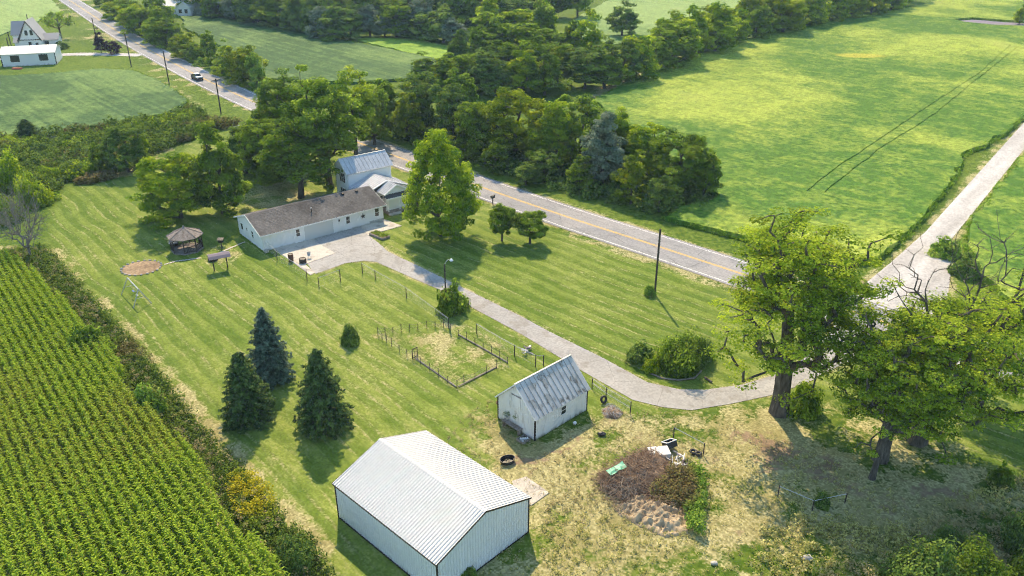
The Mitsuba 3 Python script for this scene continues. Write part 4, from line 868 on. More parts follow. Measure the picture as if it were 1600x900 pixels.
# swing set
a0, a1, b0, b1 = (-45.98, 85.04), (-42.58, 80.7), (-43.53, 82.27), (-42.01, 83.07)
ta, tb = np.array([*(-45.49, 86.12), 2.0]), np.array([*(-42.92, 83.04), 2.0])
k = thing('swing_set', 'pale metal swing set with blue seat near the weed strip', 'swing set'); F = MB()
dn = np.array([tb[0] - ta[0], tb[1] - ta[1]]); dn /= np.linalg.norm(dn); nn = np.array([-dn[1], dn[0]])
F.new().bar(ta, tb, .14, sides=8).put('top_bar', 'mat_steel', k)
for t, o in ((ta, -1), (tb, 1)):
    for s in (-1, 1): F.new().bar(t, (*(t[:2] + nn * s * 1.0 + dn * o * .25), 0), .115, sides=6).put('leg', 'mat_steel', k)
    F.new().bar((*(t[:2] + nn * .55), .9), (*(t[:2] - nn * .55), .9), .05, sides=6).put('brace', 'mat_steel', k)
for t, mt in ((.35, 'mat_blue'), (.7, 'mat_steel')):
    c = ta + (tb - ta) * t; s = F.new().box(-.26, .26, -.1, .1, 0, .06); s.M = np.array([[dn[0], -dn[1], 0, c[0]], [dn[1], dn[0], 0, c[1]], [0, 0, 1, .75], [0, 0, 0, 1.]])
    sk = s.put('seat', mt, k)
    for o in (-.24, .24): F.new().bar((c[0] + dn[0] * o, c[1] + dn[1] * o, .78), (c[0] + dn[0] * o, c[1] + dn[1] * o, 1.98), .02).put('chain', 'mat_steel', k)
# sand circle with stones
c = np.array((-47.18, 93.26)); th = np.linspace(0, 2 * np.pi, 40)[:-1]
ell = [(c[0] + 2.35 * math.cos(t) * (1 + .06 * math.sin(3 * t)), c[1] + 2.2 * math.sin(t)) for t in th]
structure('sand_circle', flat_poly(Polygon(ell), .008), 'mat_dirt', 'round bare dirt ring with stone edging on the lawn')
k = thing('stone_edging', 'ring of small stones around the bare dirt circle', 'stone edging'); rg = np.random.default_rng(3)
st_ = trimesh.creation.icosphere(subdivisions=1)
for i, t in enumerate(np.linspace(0, 6.28, 22)[:-1]):
    m = st_.copy(); m.vertices *= rg.uniform([.12, .1, .07], [.22, .18, .13]); m.apply_translation((c[0] + 2.4 * math.cos(t), c[1] + 2.3 * math.sin(t), .05)); put('stone', m, 'mat_stone', k)
for pl, lab in (([(-44.58, 94.34), (-43.55, 95.34), (-42.29, 95.74), (-40.84, 96.35)], 'thin pale stone path from the dirt circle towards the shelter'), ([(-38.68, 98.23), (-37.39, 100.39), (-36.58, 101.72)], 'short pale path from the shelter to the long garage')):
    structure('path', flat_poly(LineString(pl).buffer(.13), .009), 'mat_concrete', lab)
# drums, planter, chair on the slab
def drum(name, label, cat, p, r, h, mat, lid='mat_trim_dark', group=None):
    k = thing(name, label, cat, group); F = at(p)
    F.new().lathe([(0, 0), (r, 0), (r, h * .32), (r * 1.05, h * .34), (r, h * .36), (r, h * .64), (r * 1.05, h * .66), (r, h * .68), (r, h), (r * .93, h), (r * .93, h - .06), (0, h - .06)], n=16).put('body', mat, k, smooth=30)
    F.new().lathe([(0, h - .05), (r * .9, h - .05), (r * .9, h - .055), (0, h - .055)], n=16).put('content', lid, k)
drum('burn_barrel', 'tall rusty steel barrel at the left of the concrete slab', 'barrel', (-28.62, 95.34), .33, 1.0, 'mat_rust')
drum('planter', 'squat brown round tub beside the tall rusty barrel', 'tub', (-26.97, 94.83), .46, .62, 'mat_wood_dark')
p = (-26.4, 96.15); k = thing('garden_chair', 'small light metal chair to the right of the brown tub', 'chair'); F = at(p, .5)
F.new().box(-.22, .22, -.22, .22, .42, .46).put('seat', 'mat_steel', k); F.new().box(-.22, .22, .2, .24, .46, .9).put('backrest', 'mat_steel', k)
for x in (-.2, .2):
    for y in (-.2, .2): F.new().bar((x, y, 0), (x, y, .43), .035).put('leg', 'mat_steel', k)
for i, (q, lab) in enumerate((((-25.11, 106.13), 'dark clump of potted plants in front of the right end of the garage door'), ((-24.18, 106.5), 'dark clump of potted plants by the white door near the star'))):
    k = thing('flower_pot', lab, 'plant'); F = at(q)
    F.new().lathe([(0, 0), (.28, 0), (.36, .35), (.3, .35), (0, .3)], n=12).put('pot', 'mat_purple_grey', k)
    v, f, uv = cloud(np.array([[q[0] + .3 * math.cos(a), q[1] + .3 * math.sin(a), .5] for a in range(6)]), np.full(6, .35), 40, .07, np.random.default_rng(i), acc=.5); put('foliage', (v, f), 'leaf_purple', k, uv=uv)
p, q = (-19.87, 104.24), (-17.76, 102.28); k = thing('raised_bed', 'timber edged plant bed beside the paved apron', 'plant bed'); F = MB(p[0], p[1], math.atan2(q[1] - p[1], q[0] - p[0])); L = math.hypot(q[0] - p[0], q[1] - p[1])
for y in (0, 1.2): F.new().box(0, L, y - .07, y + .07, 0, .3).put('timber', 'mat_wood_grey', k)
for x in (0, L): F.new().box(x - .07, x + .07, .071, 1.129, 0, .3).put('timber', 'mat_wood_grey', k)
F.new().box(.07, L - .07, .07, 1.13, 0, .22).put('soil', 'mat_dirt', k)
cc = np.array([[t, s, .35] for t in np.linspace(.3, L - .3, 8) for s in (.3, .7, 1.0)]); v, f, uv = cloud(cc, np.full(len(cc), .3), 26, .08, np.random.default_rng(8), acc=.4); m = trimesh.Trimesh(v, f, process=False); m.apply_transform(F.M); put('foliage', m, 'leaf_green', k, uv=uv)

# fences
def post(k, p, h, w=.1, mat='mat_wood_dark'): F = MB(p[0], p[1], (p[0] * 3) % 1); return F.new().bar((0, 0, -.1), (.02, .01, h), w, sides=6).put('post', mat, k)
def fence(label, pts, hs, rails=(.97,), mesh=True, w=.1, mat='mat_wood_dark', gaps=(), railmat='mat_steel', rw=.055):
    k = thing('fence', label, 'fence')
    for p, h in zip(pts, hs): post(k, p, h, w, mat)
    for i in range(len(pts) - 1):
        if i in gaps: continue
        a, b = pts[i], pts[i + 1]
        for r in rails: MB().bar((*a, hs[i] * r), (*b, hs[i + 1] * r), rw, sides=5).put('rail', railmat, k)
        if mesh:
            m = MB()
            for r in np.linspace(.15, .85, 4): m.bar((*a, hs[i] * r), (*b, hs[i + 1] * r), .010, sides=3)
            n = max(2, int(math.hypot(a[0] - b[0], a[1] - b[1]) / .5))
            for t in np.linspace(0, 1, n)[1:-1]:
                q = (a[0] + (b[0] - a[0]) * t, a[1] + (b[1] - a[1]) * t); m.bar((*q, .05), (*q, hs[i] * .92), .010, sides=3)
            m.put('wire', 'mat_steel', k, kind='stuff')
    return k
fence('wire fence with dark posts curving along the driveway edge', [(-32.98, 99.62), (-30.45, 95.44), (-25.22, 89.49), (-23.29, 87.35), (-21.1, 89.4), (-18.76, 91.63), (-16.85, 89.71), (-12.46, 84.87), (-6.95, 77.42), (-3.82, 76.28), (0.26, 71.51), (2.36, 69.5), (3.17, 69.7)], [1.25, 1.4, 1.5, 1.45, 1.55, 1.45, 1.3, 1.35, 1.3, 1.2, 1.3, 1.35, 1.2], gaps=(2, 4, 8))
fence('short wire fence with two posts between the shed and the driveway', [(7.72, 65.6), (8.87, 63.77), (10.83, 61.25)], [1.1, 1.2, 1.35], rails=(.97, .5))
fence('two post rail fence behind the brush pile', [(14.1, 57.49), (16.26, 55.28)], [1.25, 1.2], mesh=False, rw=.05)
fence('grey rail fence corner in the shade of the large trees', [(20.95, 49.8), (23.25, 48.46), (26.07, 49.26)], [1.25, .95, .95], mesh=False, rw=.05)
gp = [(-7.54, 77.85), (-8.44, 77.56), (-9.33, 77.35), (-10.28, 77.06), (-11.17, 76.84), (-12.04, 76.56), (-12.91, 76.28), (-13.71, 76.07), (-14.46, 75.86), (-13.9, 75.02), (-13.33, 74.34), (-12.69, 73.6), (-11.74, 72.48), (-10.82, 71.45), (-9.92, 70.82), (-9.28, 69.95), (-8.26, 68.79), (-7.26, 67.54), (-6.3, 66.5), (-5.31, 65.6), (-4.67, 66.28), (-3.64, 67.08), (-2.55, 68.25), (-1.54, 69.21), (-0.45, 70.07), (-1.31, 71.07), (-2.12, 71.96), (-3.01, 72.87), (-3.92, 73.8), (-4.86, 74.89), (-5.8, 75.86), (-6.7, 76.84), (-7.53, 77.71)]
k = fence('low wire garden fence around the rectangular vegetable plot', gp, [.75 + .12 * ((i * 7) % 3) for i in range(len(gp))], rails=(.9, .45), w=.07, rw=.018, railmat='mat_wood_dark')
for a, b in (((-9.84, 70.94), (-5.38, 65.71)), ((-5.2, 65.71), (-1.55, 69.33)), ((-0.46, 70.19), (-5.81, 76))): MB().bar((*a, .09), (*b, .06), .10).put('edging_timber', 'mat_wood_grey', k)
p = (-9.96, 71.2); F = MB(p[0], p[1], .9)
g = F.new().bar((-.35, 0, 0), (-.35, 0, 1.1), .07).bar((.35, 0, 0), (.35, 0, 1.1), .07).bar((-.35, 0, 1.1), (.35, 0, 1.1), .07).bar((-.35, 0, .1), (.35, 0, .1), .07).put('gate', 'mat_wood_dark', k)

# utility poles
def upole(label, p, h, arm=True, w=.28, mat='mat_wood_dark', armz=None):
    k = thing('utility_pole', label, 'utility pole'); F = MB(p[0], p[1], .85)
    F.new().bar((0, 0, -.2), (0, 0, h), w, sides=8).put('pole', mat, k)
    if arm:
        F.new().bar((-.95, .15, h - .35), (.95, .15, h - .35), .11, .13).put('crossarm', mat, k)
        for x in (-.85, .85): F.new().lathe([(0, .2), (.05, .18), (.06, 0), (0, 0)], x, .15, h - .28, 6).put('insulator', 'mat_steel', k)
    return k
upole('single dark utility pole on the lawn beside the small red bush', (16.97, 85.72), 8.35, arm=False, w=.24)
upole('dark utility pole at the right edge near the gravel road', (58.88, 84.05), 4.53, arm=False, w=.26)
upole('roadside utility pole nearest the dark purple tree', (-104.15, 224.75), 8.62, arm=False)
upole('roadside utility pole to the left of the moving car', (-84.76, 201.19), 8.17, arm=False)
upole('roadside utility pole with crossarm to the right of the moving car', (-62.65, 172.41), 7.49)
upole('utility pole far up the road at the top left', (-136.84, 274.45), 6.04, arm=False)
upole('utility pole behind the far tree at top left', (-174.25, 302.92), 3.53, arm=False)
upole('left one of two leaning poles beside the far farmhouse', (-149.3, 246.25), 4.23, arm=False)
upole('right one of two leaning poles beside the far farmhouse', (-153.09, 253.9), 4.72, arm=False)
k = upole('pale thick utility pole with equipment where the yard trees meet the road', (-52.1, 165.95), 5.71, arm=False, w=.42, mat='mat_wood_grey')
p = (-52.1, 165.95); MB(p[0], p[1], .6).bar((-.9, 0, 2.54), (.9, 0, 2.54), .3, .4).put('transformer', 'mat_purple_grey', k)
upole('thinner grey pole to the right of the pale thick pole', (-50.88, 164.91), 4.24, arm=False, w=.25, mat='mat_wood_grey')
# yard light
p = (-7.47, 81.17); k = thing('yard_light', 'curved arm yard light on a dark pole in the bush by the driveway', 'lamp post'); F = MB(p[0], p[1], .3); h = 6
F.new().bar((0, 0, 0), (0, 0, h), .16, sides=8).put('pole', 'mat_wood_dark', k)
arm = [(0, 0, h - .2), (.12, 0, h + .25), (.4, 0, h + .5), (.75, 0, h + .52)]; m = F.new()
for a, b in zip(arm[:-1], arm[1:]): m.bar(a, b, .05, sides=6)
m.put('arm', 'mat_steel', k); F.new().lathe([(0, .16), (.1, .14), (.22, -.08), (0, -.06)], .8, 0, h + .42, 10).put('lamp_head', 'mat_white_trim', k)
# mailbox
p = (-2.94, 116.55); k = thing('mailbox', 'black mailbox on a post at the edge of the road', 'mailbox'); F = MB(p[0], p[1], .9)
F.new().bar((0, 0, 0), (0, 0, 1.0), .12).put('post', 'mat_black', k); F.new().box(-.35, .35, -.17, .17, 1.0, 1.4).put('box', 'mat_black', k); F.new().bar((.1, -.2, 1.2), (.1, -.2, 1.6), .05).put('flag', 'mat_black', k)
# vehicle
p = (-80.08, 207.61); q = ctr.interpolate(ctr.project(Point(p))); q2 = ctr.interpolate(ctr.project(Point(p)) + 2)
F = MB(p[0], p[1], math.atan2(q2.y - q.y, q2.x - q.x))
if F.M[1, 0] > 0: F = MB(p[0], p[1], math.atan2(q.y - q2.y, q.x - q2.x))
F.M[:3, :3] *= .86
k = thing('pickup_truck', 'white and black pickup truck driving on the far stretch of road', 'truck')
def rbox(x0, x1, y0, y1, z0, z1, ins=.12):
    b = trimesh.creation.box((x1 - x0, y1 - y0, z1 - z0)); b.apply_translation(((x0 + x1) / 2, (y0 + y1) / 2, (z0 + z1) / 2)); v = b.vertices; t = v[:, 2] > (z0 + z1) / 2
    v[t, 0] = (x0 + x1) / 2 + (v[t, 0] - (x0 + x1) / 2) * (1 - ins); v[t, 1] = (y0 + y1) / 2 + (v[t, 1] - (y0 + y1) / 2) * (1 - ins); return b
F.new().add(rbox(-2.7, 2.7, -.95, .95, .45, 1.05, .03)).put('body', 'mat_black', k)
F.new().add(rbox(.95, 2.68, -.92, .92, 1.05, 1.22, .06)).put('hood', 'mat_white_trim', k)
F.new().add(rbox(-.9, 1.25, -.9, .9, 1.05, 1.82, .2)).put('cab', 'mat_glass_dark', k); F.new().add(rbox(-.72, .95, -.74, .74, 1.81, 1.9, .06)).put('cab_roof', 'mat_white_trim', k)
F.new().box(-2.68, -.95, -.93, -.83, 1.0, 1.3).box(-2.68, -.95, .83, .93, 1.0, 1.3).box(-2.7, -2.6, -.82, .82, 1.0, 1.3).put('bed', 'mat_black', k)
for x in (-1.75, 1.8):
    for y in (-.9, .9): w_ = trimesh.creation.cylinder(.42, .26, sections=16); w_.apply_transform(trimesh.transformations.rotation_matrix(math.pi / 2, [1, 0, 0])); w_.apply_translation((x, y, .42)); F.new().add(w_).put('wheel', 'mat_black', k)
for y in (-.7, .7): F.new().box(2.66, 2.72, y - .2, y + .2, .75, .95).put('headlight', 'mat_steel', k)
# loading rails on the gravel pad
p, q = (-55.22, 157.5), (-51.48, 161.38); k = thing('steel_gate', 'long pale steel tube gate on the gravel pad behind the trees', 'gate')
for z in (.35, .75, 1.15): MB().bar((*p, z), (*q, z), .09, sides=6).put('rail', 'mat_steel', k)
for t in (0, .5, 1): MB().bar((p[0] + (q[0] - p[0]) * t, p[1] + (q[1] - p[1]) * t, 0), (p[0] + (q[0] - p[0]) * t, p[1] + (q[1] - p[1]) * t, 1.25), .1).put('upright', 'mat_steel', k)
p = (-52.14, 156.56); k = thing('utility_box', 'grey metal utility cabinet on the gravel pad', 'cabinet'); F = MB(p[0], p[1], .5); F.new().box(-.8, .8, -.5, .5, 0, 1.5).put('body', 'mat_steel', k); F.new().box(-.7, .7, -.53, -.5, .1, 1.4).put('door', 'mat_steel', k)

# junk by the shed
def tyre(p, z=.0, tilt=0., az=0., r=.36, label='', k=None):
    m = trimesh.creation.torus(r - .11, .11, major_sections=20, minor_sections=8); m.vertices[:, 2] *= 1.15
    m.apply_transform(trimesh.transformations.rotation_matrix(tilt, [1, 0, 0])); m.apply_transform(trimesh.transformations.rotation_matrix(az, [0, 0, 1])); m.apply_translation((p[0], p[1], z)); k = thing('tyre', label, 'tyre'); put('rubber', m, 'mat_black', k, smooth=True)
tyre((8.58, 63.1), .36, 1.2, .6, .40, 'black tyre leaning on the short fence right of the shed')
tyre((15.45, 55.52), .14, .2, 0, .34, 'black tyre lying just right of the scrap heap')
tyre((15.83, 55.26), .14, 0.1, 0, .32, 'grey black tyre at the far right of the scrap heap')
p = (-0.38, 54.32); k = thing('stock_tank', 'oval black rimmed trough on the ground between barn and shed', 'trough')
v = trimesh.creation.revolve(np.array([(.0, .05), (.42, .05), (.48, .36), (.52, .36), (.46, 0), (0, 0)]), sections=20); v.vertices[:, 0] *= 1.35; v.apply_transform(trimesh.transformations.rotation_matrix(.5, [0, 0, 1])); v.apply_translation((p[0], p[1], .01)); put('shell', v, 'mat_black', k)
p = (0, 58.8); k = thing('bench', 'rough wooden bench holding pots and plants against the shed gable', 'bench'); F = MB(p[0], p[1], .7624 - math.pi / 2)
F.new().box(-1.1, 1.1, -.25, .25, .55, .63).put('seat', 'mat_wood_grey', k)
for x in (-.95, .95): F.new().box(x - .06, x + .06, -.22, .22, 0, .55).put('leg', 'mat_wood_grey', k)
for i, (px, lab) in enumerate((((-0.4, 59.57), 'grey green potted plant at the left of the bench'), ((0.46, 59.18), 'dark green potted plant at the middle of the bench'))):
    k = thing('potted_plant', lab, 'plant'); F = MB(px[0], px[1], 0, .2)
    F.new().lathe([(0, 0), (.15, 0), (.2, .3), (.16, .3), (0, .26)], 0, 0, .43, 10).put('pot', 'mat_stone', k)
    v, f, uv = cloud(np.array([[px[0] + .2 * math.cos(a * 1.3), px[1] + .2 * math.sin(a * 1.3), 1.1 + .06 * a] for a in range(6)]), np.full(6, .26), 34, .06, np.random.default_rng(i)); put('foliage', (v, f), 'leaf_dark' if i else 'leaf_grey', k, uv=uv)
p = (1.01, 57.31); k = thing('crate', 'open grey wooden crate of white jugs at the shed corner', 'crate'); F = MB(p[0], p[1], .7624)
for b_ in ((-.5, .5, -.4, -.36), (-.5, .5, .36, .4), (-.5, -.46, -.36, .36), (.46, .5, -.36, .36)): F.new().box(*b_, 0, .25).put('side', 'mat_wood_grey', k)
for i in range(5):
    j = thing('jug', 'white jug lying in the open crate at the shed corner', 'jug', 'white jugs in the crate'); F.new().lathe([(0, .28), (.04, .27), (.05, .2), (.11, .15), (.11, 0), (0, 0)], -.3 + .15 * i, .12 * ((i * 3) % 4 - 1.5), .02, 10).put('body', 'mat_white_trim', j)
p = (-1.12, 61.35); k = thing('wall_basket', 'rusty wire basket hanging at the left corner of the shed gable', 'basket'); F = MB(p[0], p[1], .7624 - math.pi / 2)
F.new().lathe([(0, 0), (.2, .05), (.28, .3), (.24, .3), (0, .06)], 0, -.1, 1.0, 10).put('bowl', 'mat_rust', k)
rg = np.random.default_rng(21)
def heap(name, label, cat, poly_pts, h, mat, seed, lump=.35, res=.16, parent=None):
    poly = Polygon(poly_pts); x0, y0, x1, y1 = poly.bounds; nx, ny = int((x1 - x0) / res) + 2, int((y1 - y0) / res) + 2
    gx_, gy_ = np.meshgrid(np.linspace(x0, x1, nx), np.linspace(y0, y1, ny)); q = np.c_[gx_.ravel(), gy_.ravel()]; sp = shapely.points(q)
    d = np.where(shapely.contains(poly, sp), shapely.distance(poly.boundary, sp), -.2); rmax = max(d.max(), .1)
    z = h * np.clip(d / rmax, -.2, 1) ** 1. if False else h * np.sign(d) * np.minimum(np.abs(d) / rmax, 1) ** .7
    z = z + lump * (meshkit.noise(np.c_[q * 2.3, np.zeros(len(q))], seed) ** 1.5 - .3) * np.clip(d / .5, 0, 1) + lump * .6 * (meshkit.noise(np.c_[q * 6.0, np.zeros(len(q))], seed) - .5) * np.clip(d / .3, 0, 1)
    ii_ = (np.arange(ny - 1)[:, None] * nx + np.arange(nx - 1)[None]).ravel(); f = np.concatenate([np.c_[ii_, ii_ + 1, ii_ + nx + 1], np.c_[ii_, ii_ + nx + 1, ii_ + nx]])
    keep = (d[f] > -.25).all(1)
    if parent: return put(name, (np.c_[q, z], f[keep]), mat, parent, smooth=True)
    k = thing(name, label, cat); put('soil', (np.c_[q, z], f[keep]), mat, k, smooth=True); return k
heap('dirt_mound', 'lumpy tan dirt mound in front of the brush pile', 'dirt mound', [(7.76, 49.11), (9.64, 50.08), (12.14, 49.86), (13.41, 48.1), (13.18, 45.89), (11.39, 45.5), (9.74, 46.57), (8.25, 47.82)], .55, 'mat_mound', 4, .5, .085)
k = thing('brush_pile', 'big pile of brown cut branches with tan debris', 'brush pile')
heap('core', '', '', [(7.07, 52.42), (10.02, 54.91), (11.85, 56.22), (13.54, 54.91), (13.4, 51.23), (11.61, 49.71), (9.29, 49.34), (7.63, 50.31)], .9, 'mat_brush', 9, .4, .16, parent=k)
def sticks(poly, n, zmax, rg, lo=.8, hi=2.6, r=.018, base=.0, dirs=None):
    p = scatter(poly, n, rg); d = shapely.distance(poly.boundary, shapely.points(p)); z = base + zmax * np.minimum(d / d.max(), 1) ** .6 * rg.uniform(.6, 1.15, n)
    a = rg.uniform(0, 6.28, n) if dirs is None else rg.normal(dirs, .6, n); L = rg.uniform(lo, hi, n); v = np.c_[np.cos(a), np.sin(a), rg.normal(0, .22, n)] * L[:, None] / 2
    c = np.c_[p, z]; A, B = c - v, c + v; mid = c + np.c_[rg.normal(0, .12, (n, 2)), rg.uniform(0, .2, n)]
    return tubes(np.vstack([A, mid]), np.vstack([mid, B]), np.full(2 * n, r), np.full(2 * n, r * .8), 3)
pp = Polygon([(7.07, 52.42), (10.02, 54.91), (12.09, 56.05), (12.9, 54.32), (12.37, 51.23), (10.62, 49.86), (8.49, 48.97), (7.38, 50.31)])
put('branches', sticks(pp, 760, 1.4, rg), 'mat_brush', k, kind='stuff'); put('scattered_branches', sticks(Polygon([(7.32, 49.71), (10.25, 50.84), (12.72, 50.31), (13.64, 48.24), (12.44, 46.03), (9.73, 47.19), (7.91, 48.24)]), 170, .85, rg, .5, 1.6, .016), 'mat_brush', k, kind='stuff'); put('pale_branches', sticks(Polygon([(7.14, 50.46), (9.69, 52.42), (11.4, 51.62), (9.49, 48.97), (7.78, 49.34)]), 70, 1.25, rg, .8, 2.), 'mat_bark_pale', k, kind='stuff')
k = thing('branch_bundle', 'loose bundle of dark twigs at the left end of the brush pile', 'branches'); put('twigs', sticks(Polygon([(6.97, 52.42), (8.02, 52.98), (8.4, 51.62), (7.67, 50.61), (7.01, 51.23)]), 110, .9, rg, .8, 1.8, .014, dirs=1.2), 'mat_brush', k, kind='stuff')
p = (8.44, 52.02); k = thing('tarp', 'crumpled pale green tarp on the left of the brush pile', 'tarp'); gx_, gy_ = np.meshgrid(np.linspace(-.8, .8, 15), np.linspace(-.35, .35, 8)); z = 1.0 + .35 * meshkit.fbm(np.c_[gx_.ravel() * 2.2, gy_.ravel() * 2.2, np.zeros(gx_.size)], 3, 5) + .25 * gx_.ravel()
ca, sa = math.cos(.5), math.sin(.5); v = np.c_[p[0] + gx_.ravel() * ca - gy_.ravel() * sa, p[1] + gx_.ravel() * sa + gy_.ravel() * ca, z]; ii_ = (np.arange(7)[:, None] * 15 + np.arange(14)[None]).ravel(); put('sheet', (v, np.concatenate([np.c_[ii_, ii_ + 1, ii_ + 16], np.c_[ii_, ii_ + 16, ii_ + 15]])), 'mat_green_tarp', k, smooth=True)
p = (12.42, 55); k = thing('freezer', 'white chest freezer lying beside the brush pile', 'freezer'); F = MB(p[0], p[1], .12)
F.new().box(-.85, .85, -.55, .55, .05, .55).put('body', 'mat_white_trim', k); F.new().box(-.87, .87, -.57, .57, .56, .68).put('lid', 'mat_white_trim', k); F.new().box(-.2, .1, .1, .25, .68, .70).put('handle', 'mat_steel', k)
p = (13.63, 56.05); k = thing('plastic_bin', 'tilted white rimmed black bin behind the white freezer', 'bin'); F = MB(p[0], p[1], .5); F.M = F.M @ trimesh.transformations.rotation_matrix(-.45, [1, 0, 0])
F.new().box(-.5, .5, -.4, .4, .2, .26).put('base', 'mat_black', k)
for b_ in ((-.5, .5, -.4, -.36), (-.5, .5, .36, .4), (-.5, -.46, -.36, .36), (.46, .5, -.36, .36)): F.new().box(*b_, .26, .72).put('side', 'mat_black', k)
for b_ in ((-.54, .54, -.44, -.35), (-.54, .54, .35, .44), (-.54, -.45, -.35, .35), (.45, .54, -.35, .35)): F.new().box(*b_, .72, .77).put('rim', 'mat_white_trim', k)
k = thing('scrap_heap', 'tangled heap of pale metal scrap behind the brush pile', 'scrap'); sp_ = Polygon([(12.9, 54.32), (14.24, 55.17), (14.89, 54.06), (13.83, 52.98), (12.78, 52.98)])
for i in range(38):
    c = scatter(sp_, 1, rg)[0]; a = rg.uniform(0, 6.28); L = rg.uniform(.3, 1.1); z = rg.uniform(.08, .65); MB().bar((c[0] - math.cos(a) * L / 2, c[1] - math.sin(a) * L / 2, z), (c[0] + math.cos(a) * L / 2, c[1] + math.sin(a) * L / 2, z + rg.normal(0, .18)), rg.uniform(.03, .14), .03).put('piece', ('mat_steel', 'mat_white_trim', 'mat_purple_grey', 'mat_steel')[i % 4], k)
for (px, lab) in (((14.35, 54.32), 'dark bucket on top of the metal scrap heap'), ((14.59, 53.89), 'grey bucket at the right of the metal scrap heap')):
    j = thing('bucket', lab, 'bucket'); F = MB(px[0], px[1]); F.M = F.M @ trimesh.transformations.rotation_matrix(.9, [1, .3, 0]); F.new().lathe([(0, 0), (.22, 0), (.27, .45), (.24, .45), (.19, .04), (0, .04)], 0, 0, .2, 12).put('body', 'mat_purple_grey', j)
PW = Polygon([(12.31, 52.42), (14.57, 53.23), (15.8, 52.82), (14.73, 48.24), (14.03, 45.63), (13.18, 46.16), (13.44, 48.24), (11.92, 48.6), (10.79, 49.34), (11.54, 50.84)])
m, u = merge(weeds(PW, 190, 1.3, .42, 40, .10, rg, 1.0, .5)); k = stuff('weed_clump', m, 'leaf_weed', 'tall green and brown weeds on the right side of the brush pile', 'weeds', uv=u)
k = thing('debris_pile', 'low heap of brown debris and rubbish beside the right end of the shed', 'debris'); heap('core', '', '', [(8.29, 61.96), (9.27, 62.79), (10.29, 61.45), (9.59, 60.45), (8.46, 60.74)], .4, 'mat_brush', 12, .3, .12, parent=k); put('scraps', sticks(Polygon([(8.29, 61.96), (9.27, 62.79), (10.29, 61.45), (9.59, 60.45), (8.46, 60.74)]), 60, .5, rg, .3, .9, .02), 'mat_steel', k, kind='stuff')
p = (7.9, 58.05); k = thing('bag', 'small dark crumpled bag on the grass right of the shed shadow', 'bag'); m = trimesh.creation.icosphere(subdivisions=2); m.vertices *= np.array([.35, .25, .18]) * (1 + .4 * (meshkit.noise(m.vertices * 3, 3)[:, None] - .5)); m.apply_translation((p[0], p[1], .14)); put('body', m, 'mat_black', k)
p = (5.64, 59.66); k = thing('ball', 'small white ball in the shadow of the shed', 'ball'); m = trimesh.creation.icosphere(subdivisions=2, radius=.17); m.apply_translation((p[0], p[1], .16)); put('body', m, 'mat_white_trim', k, smooth=True)
k = thing('junk_heap', 'pale heap of junk metal beside the fence above the shed', 'scrap'); sp_ = Polygon([(1, 72.35), (1.75, 73.14), (2.26, 72.09), (1.45, 71.32)])
for i in range(16):
    c = scatter(sp_, 1, rg)[0]; a = rg.uniform(0, 6.28); MB().bar((c[0] - .3 * math.cos(a), c[1] - .3 * math.sin(a), .1 + .02 * i), (c[0] + .3 * math.cos(a), c[1] + .3 * math.sin(a), .15 + .03 * i), .12, .05).put('piece', 'mat_steel' if i % 2 else 'mat_purple_grey', k)
for (px, s, lab) in (((21.12, 43.32), .42, 'pale boulder lying in the dry grass at lower right'), ((14.41, 42.89), .26, 'small white stone near the bottom centre right'), ((41.08, 96.56), .5, 'grey boulder on the verge beyond the main road')):
    m = trimesh.creation.icosphere(subdivisions=3); m.vertices *= np.array([s, s * .7, s * .55]) * (1 + .5 * (meshkit.fbm(m.vertices * 1.6, 3, int(s * 100))[:, None] - .5)); m.apply_translation((px[0], px[1], s * .3)); k = thing('boulder', lab, 'boulder'); put('rock', m, 'mat_stone', k, smooth=40)
k = thing('log_border', 'grey log edging around the driveway bushes', 'log border')
for a, b in zip(*(lambda q: (q[:-1], q[1:]))([(13.19, 69.21), (13.84, 68.01), (14.79, 67.2), (16.29, 66.85), (17.93, 67.2), (18.92, 68.61)])): MB().bar((*a, .08), (*b, .08), .16, sides=6).put('log', 'mat_wood_grey', k)
k = thing('fallen_branch', 'short dark log on the grass near the trunk of the nearest big tree', 'log'); a, b = (18.96, 67.31), (19.48, 66.5); MB().bar((*a, .12), (*b, .1), .22, sides=7).put('wood', 'mat_bark', k)
p = (-133.42, 221.21); k = thing('debris', 'small rust red object on the grass below the far white shed', 'debris'); F = MB(p[0] , p[1]); F.new().box(-1.2, 1.2, -.5, .5, 0, .35).put('pile', 'mat_red', k)

# ---------------------------------------------------------------- trees
def locust(name, seed, h, R, lo, trunk, n, per, r0, lean=(0, 0), clump=.17, shape='round'):
    rng = np.random.default_rng(seed); c = envelope(rng, n, h, R, lo, .85, shape, .38, seed); c[:, :2] += np.array(lean) * (c[:, 2:] / h)
    c[:, 2] = np.round(c[:, 2] / 1.6 + rng.normal(0, .5, len(c))) * 1.6 + rng.normal(0, .25, len(c))
    A, B, ra, rb, ends = skeleton(np.array(trunk, float), c, r0, rng, 6, pw=.42, rmin=.025, sag=.18, lowk=.25)
    v, f, uv = cloud(c, R * clump * rng.uniform(.7, 1.3, len(c)), per, .108, rng, .36, .9, np.array([0, 0, h * .5]), tone=(0, 1), acc=.5, accp=.12)
    PROTO[name] = dict(h=h, R=R, crown=mikit.ply((v, f), 'leaf_locust', uv=uv), trunk=mikit.ply(tubes(A, B, ra, rb, 6), 'mat_bark'))
locust('locust0', 61, 21, 8.5, .13, [(0, 0, -.2), (.1, 0, 3), (.5, .2, 7), (1.3, .4, 12)], 400, 105, .58, clump=.105, shape='vase')
locust('locust1', 62, 16, 7.0, .09, [(0, 0, -.2), (.1, 0, 2.5), (-.2, .2, 6), (-.6, .4, 9)], 330, 95, .62, clump=.115)
